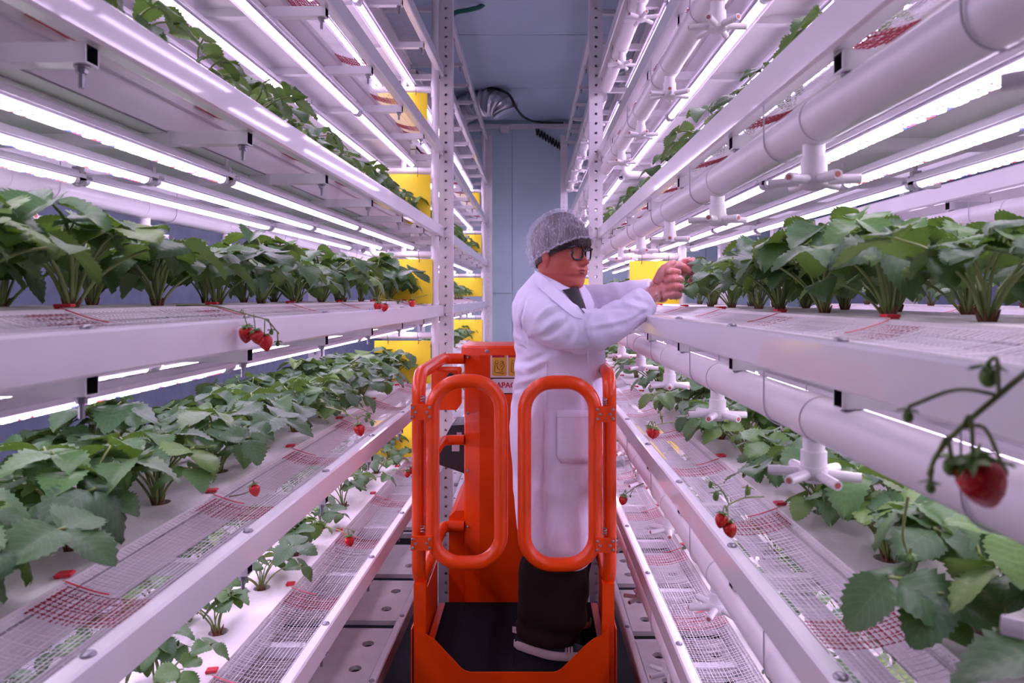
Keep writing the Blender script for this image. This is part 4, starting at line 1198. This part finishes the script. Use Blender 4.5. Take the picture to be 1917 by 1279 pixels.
ribbon([(PX(1078,532,2.80), PX(1092,534,2.84)), (PX(1086,545,2.73), PX(1104,550,2.78)), (PX(1091,560,2.68), PX(1112,570,2.74)), (PX(1094,575,2.645), PX(1110,584,2.70)), (PX(1096,590,2.62), PX(1102,594,2.66))], .03, 'coat', 'lapel', ct)
# patch pocket and side seam
pk = MB(); rings = []
for i in range(9):
    py = 768+(867-768)*i/8; row = []
    for j in range(9):
        x = 1043+(1106-1043)*j/8
        if i == 8: x = 1050+(1100-1050)*j/8
        row.append(SP(x, py, .007))
    rings.append(row)
pk.loft(rings, cap=False, closed=False)
pm = pk.mesh('pocket', 'coat', 179)
pm = evaluated(pm, [('SOLIDIFY', dict(thickness=.004, offset=0)), ]); pm.materials.clear(); pm.materials.append(M['coat'])
obj('pocket', pm, ct)
obj('pocket_hem', MB().tube([SP(1043+63*j/8, 780, .0095) for j in range(9)], .0016, 5).mesh('pocket_hem', 'coat', 60), ct)
obj('front_placket', MB().tube(catmull([SP(1100,655,.001), SP(1106,740,.001), SP(1108,860,.001), SP(1106,960,.001), SP(1102,1018,.001)], 6), .003, 5).mesh('front_placket', 'coat', 60), ct)
obj('side_seam', MB().tube(catmull([SP(1023,680,.001), SP(1023,760,.001), SP(1021,860,.001), SP(1019,960,.001), SP(1021,1022,.001)], 6), .0022, 5).mesh('side_seam', 'coat', 60), ct)
obj('armhole_seam', MB().tube(catmull([SP(990,560,.001), SP(976,585,.001), SP(975,615,.001), SP(984,640,.001)], 6), .0022, 5).mesh('armhole_seam', 'coat', 60), ct)

# ---- hands in clear film gloves
def hand(segs, palm, name, voxel=.0035):
    mb = MB()
    for pts, rs in segs:
        p = catmull(pts, 4); rr = []
        for i in range(len(rs)-1):
            for k in range(4): rr.append(rs[i]+(rs[i+1]-rs[i])*k/4)
        rr.append(rs[-1]); mb.tube(p, rr, 10); mb.ell(p[-1], (rs[-1],)*3, 10, 8)
    for c, r, R in palm: mb.ell(c, r, 18, 12, rot=R)
    return remesh(mb, voxel, ['skin'], 4, .5, name)
def inflate(me, d, mtl, name, wr=.0012):
    r = me.copy(); r.name = name
    nn = [v.normal.copy() for v in r.vertices]
    for v, n_ in zip(r.vertices, nn): v.co = v.co+n_*(d+wr*sin(v.co.z*330+9*noise.noise(v.co*45))+wr*noise.noise(v.co*80))
    r.materials.clear(); r.materials.append(M[mtl]); return r
segs = [([PX(1196,572,2.60), PX(1216,556,2.61), PX(1234,542,2.62)], [.030,.030,.036])]
for yk, x0, x1, r in ((508,1254,1269,.0115),(522,1260,1274,.0122),(537,1262,1275,.0120),(551,1259,1271,.0108)):
    segs.append(([PX(x0-18,yk+4,2.60), PX(x0,yk,2.595), PX(x1,yk+1,2.625), PX(x1-3,yk+5,2.665), PX(x1-16,yk+6,2.675)], [r*1.1,r*1.1,r,r*.92,r*.8]))
segs.append(([PX(1228,530,2.60), PX(1238,508,2.59), PX(1250,497,2.60), PX(1262,491,2.62)], [.016,.0145,.0125,.0095]))
Rp = Matrix.Rotation(radians(35), 3, 'Y')
hm1 = hand(segs, [(PX(1243,534,2.625), (.040,.030,.046), Rp), (PX(1238,552,2.63), (.030,.026,.030), None)], 'near_hand')
h1 = obj('hand', hm1, bd)
g1 = obj('glove', inflate(hm1, .0022, 'glove', 'glove'), per)
segs = [([PX(1205,550,2.90), PX(1235,535,2.88), PX(1262,515,2.86)], [.030,.030,.030])]
for (x, y_, tipx, tipy, tY, r) in ((1284,488,1305,498,2.80,.0110),(1288,494,1309,506,2.82,.0115),(1287,502,1305,515,2.84,.0112),(1283,509,1299,521,2.86,.0100)):
    segs.append(([PX(1266,(y_+510)/2,2.86), PX(x,y_,2.84), PX((x+tipx)/2+5,(y_+tipy)/2-4,tY+.01), PX(tipx,tipy,tY), PX(tipx-9,tipy+6,tY-.01)], [r*1.15,r*1.1,r,r*.95,r*.8]))
segs.append(([PX(1262,508,2.85), PX(1272,498,2.80), PX(1283,500,2.775), PX(1292,508,2.77)], [.015,.0135,.012,.0095]))
hm2 = hand(segs, [(PX(1272,506,2.86), (.038,.034,.030), Matrix.Rotation(radians(-30), 3, 'Y'))], 'far_hand')
h2 = obj('hand', hm2, bd)
g2_ = obj('glove', inflate(hm2, .0026, 'glove', 'glove', .0022), per)
# loose glove cuffs
for (p, d, rr) in ((PX(1217,556,2.608), PX(1200,568,2.60)-PX(1220,553,2.61), .040), (PX(1228,541,2.885), PX(1205,552,2.90)-PX(1235,535,2.88), .036)):
    d = d.normalized(); mb = MB(); mb.tube([p-d*.02, p, p+d*.02, p+d*.03], [rr*.92, rr*1.05, rr*1.12, rr*1.2], 20, cap=False)
    obj('glove_cuff', mb.mesh('glove_cuff', 'glove', 179), g1 if rr > .038 else g2_)

# ---- trousers and shoes
tr = MB()
for (yoff, xs_) in ((-.105, 0), (.11, 14)):
    rings = []
    for py, xl, xr, wy in ((1000,985,1092,.092),(1040,972,1100,.105),(1090,968,1098,.115),(1130,966,1096,.112),(1156,967,1090,.106),(1172,976,1078,.092)):
        a, b_ = PX(xl+xs_, py, YP-.02), PX(xr+xs_, py, YP-.02); rings.append(ringxy((a.x+b_.x)/2, YP-.01+yoff, a.z, (b_.x-a.x)/2*.97, wy, 32, 2.2))
    tr.loft(rings)
tm = remesh(tr, .012, ['trousers'], 4, .5, 'trousers')
nn = [v.normal.copy() for v in tm.vertices]
for v, n_ in zip(tm.vertices, nn):
    k = max(0, min(1, (H-1.15-v.co.z)/.25)); v.co += n_*(.010*noise.noise(Vector((v.co.x*8, v.co.y*8, v.co.z*14)))+.008*k*sin(v.co.z*75+v.co.x*12))
obj('trousers', tm, per)
def shoe(heel, toe, name):
    heel, toe = Vector(heel), Vector(toe); d = (toe-heel); L_ = d.length; ang = math.atan2(d.y, d.x)
    M4 = Matrix.Translation(Vector((heel.x, heel.y, PZ+.003))) @ RZ(ang)
    def outline(t):   # half widths along the shoe
        return .030+.014*sin(pi*min(1, t*1.05))+.010*max(0, sin(pi*(t-.35)/.75)) if 0 < t < 1 else .012
    def sole_ring(z, grow):
        pts = []; n = 18
        for i in range(n+1): t = i/n; pts.append((t*L_+(-grow if i == 0 else grow if i == n else 0), outline(t)*(sin(pi*max(.08, min(.94, t)))**.22)+grow, z))
        for i in range(n, -1, -1): t = i/n; pts.append((t*L_+(-grow if i == 0 else grow if i == n else 0), -(outline(t)*(sin(pi*max(.08, min(.94, t)))**.22)+grow), z))
        return pts
    s_ = MB(); s_.loft([[M4 @ Vector(p) for p in sole_ring(z, g)] for z, g in ((0,.001),(.006,.005),(.030,.004),(.034,.001))])
    so = s_
    up = MB(); rings = []
    for k in range(13):
        t = k/12; hgt = .034+(.085*(1-max(0, (t-.12))/.72) if t < .84 else .085*(1-(.72)/.72))+.032*sin(pi*min(1, t+.08))*(.75)
        hgt = max(.045, min(.105, hgt)); w_ = outline(max(.03, min(.97, t)))*(sin(pi*max(.1, min(.93, t)))**.25)*.97
        rings.append([M4 @ Vector((t*L_*.985+.004, w_*cos(a), .03+(hgt-.03)*(sin(a)**.7))) for a in [pi*j/14 for j in range(15)]])
    up.loft(rings, closed=False, cap=False); up.f.append(tuple(range(15))); up.m.append(0); n0 = 12*15; up.f.append(tuple(range(n0, n0+15))); up.m.append(0)
    u = obj(name, up.mesh('shoe', 'shoe', 179, fix=True), per)
    obj('sole', so.mesh('sole', 'sole', 40, fix=True), u)
    hb_ = MB(); hb_.loft([[M4 @ Vector((-.002+.035*t, s2*(.034+.003*t), z)) for z in (.07,.095)] for s2, t in ((-1,1),(-1,0),(1,0),(1,1))], cap=False, closed=False)
    obj('heel_tab', hb_.mesh('heel_tab', 'sole', 60), u)
    sd = MB()
    for t0 in (.80, .84, .88): sd.loft([[M4 @ Vector(((t0+dt)*L_, -(outline(t0)*.98+.002), z)) for z in (.032, .062)] for dt in (0, .03)], cap=False, closed=False)
    obj('side_stripe', sd.mesh('side_stripe', 'sole'), u)
shoe((PX(966,0,2.74).x, 2.735), (PX(1090,0,2.64).x, 2.64), 'shoe')
shoe((PX(985,0,2.95).x, 2.95), (PX(1105,0,2.90).x, 2.90), 'shoe')
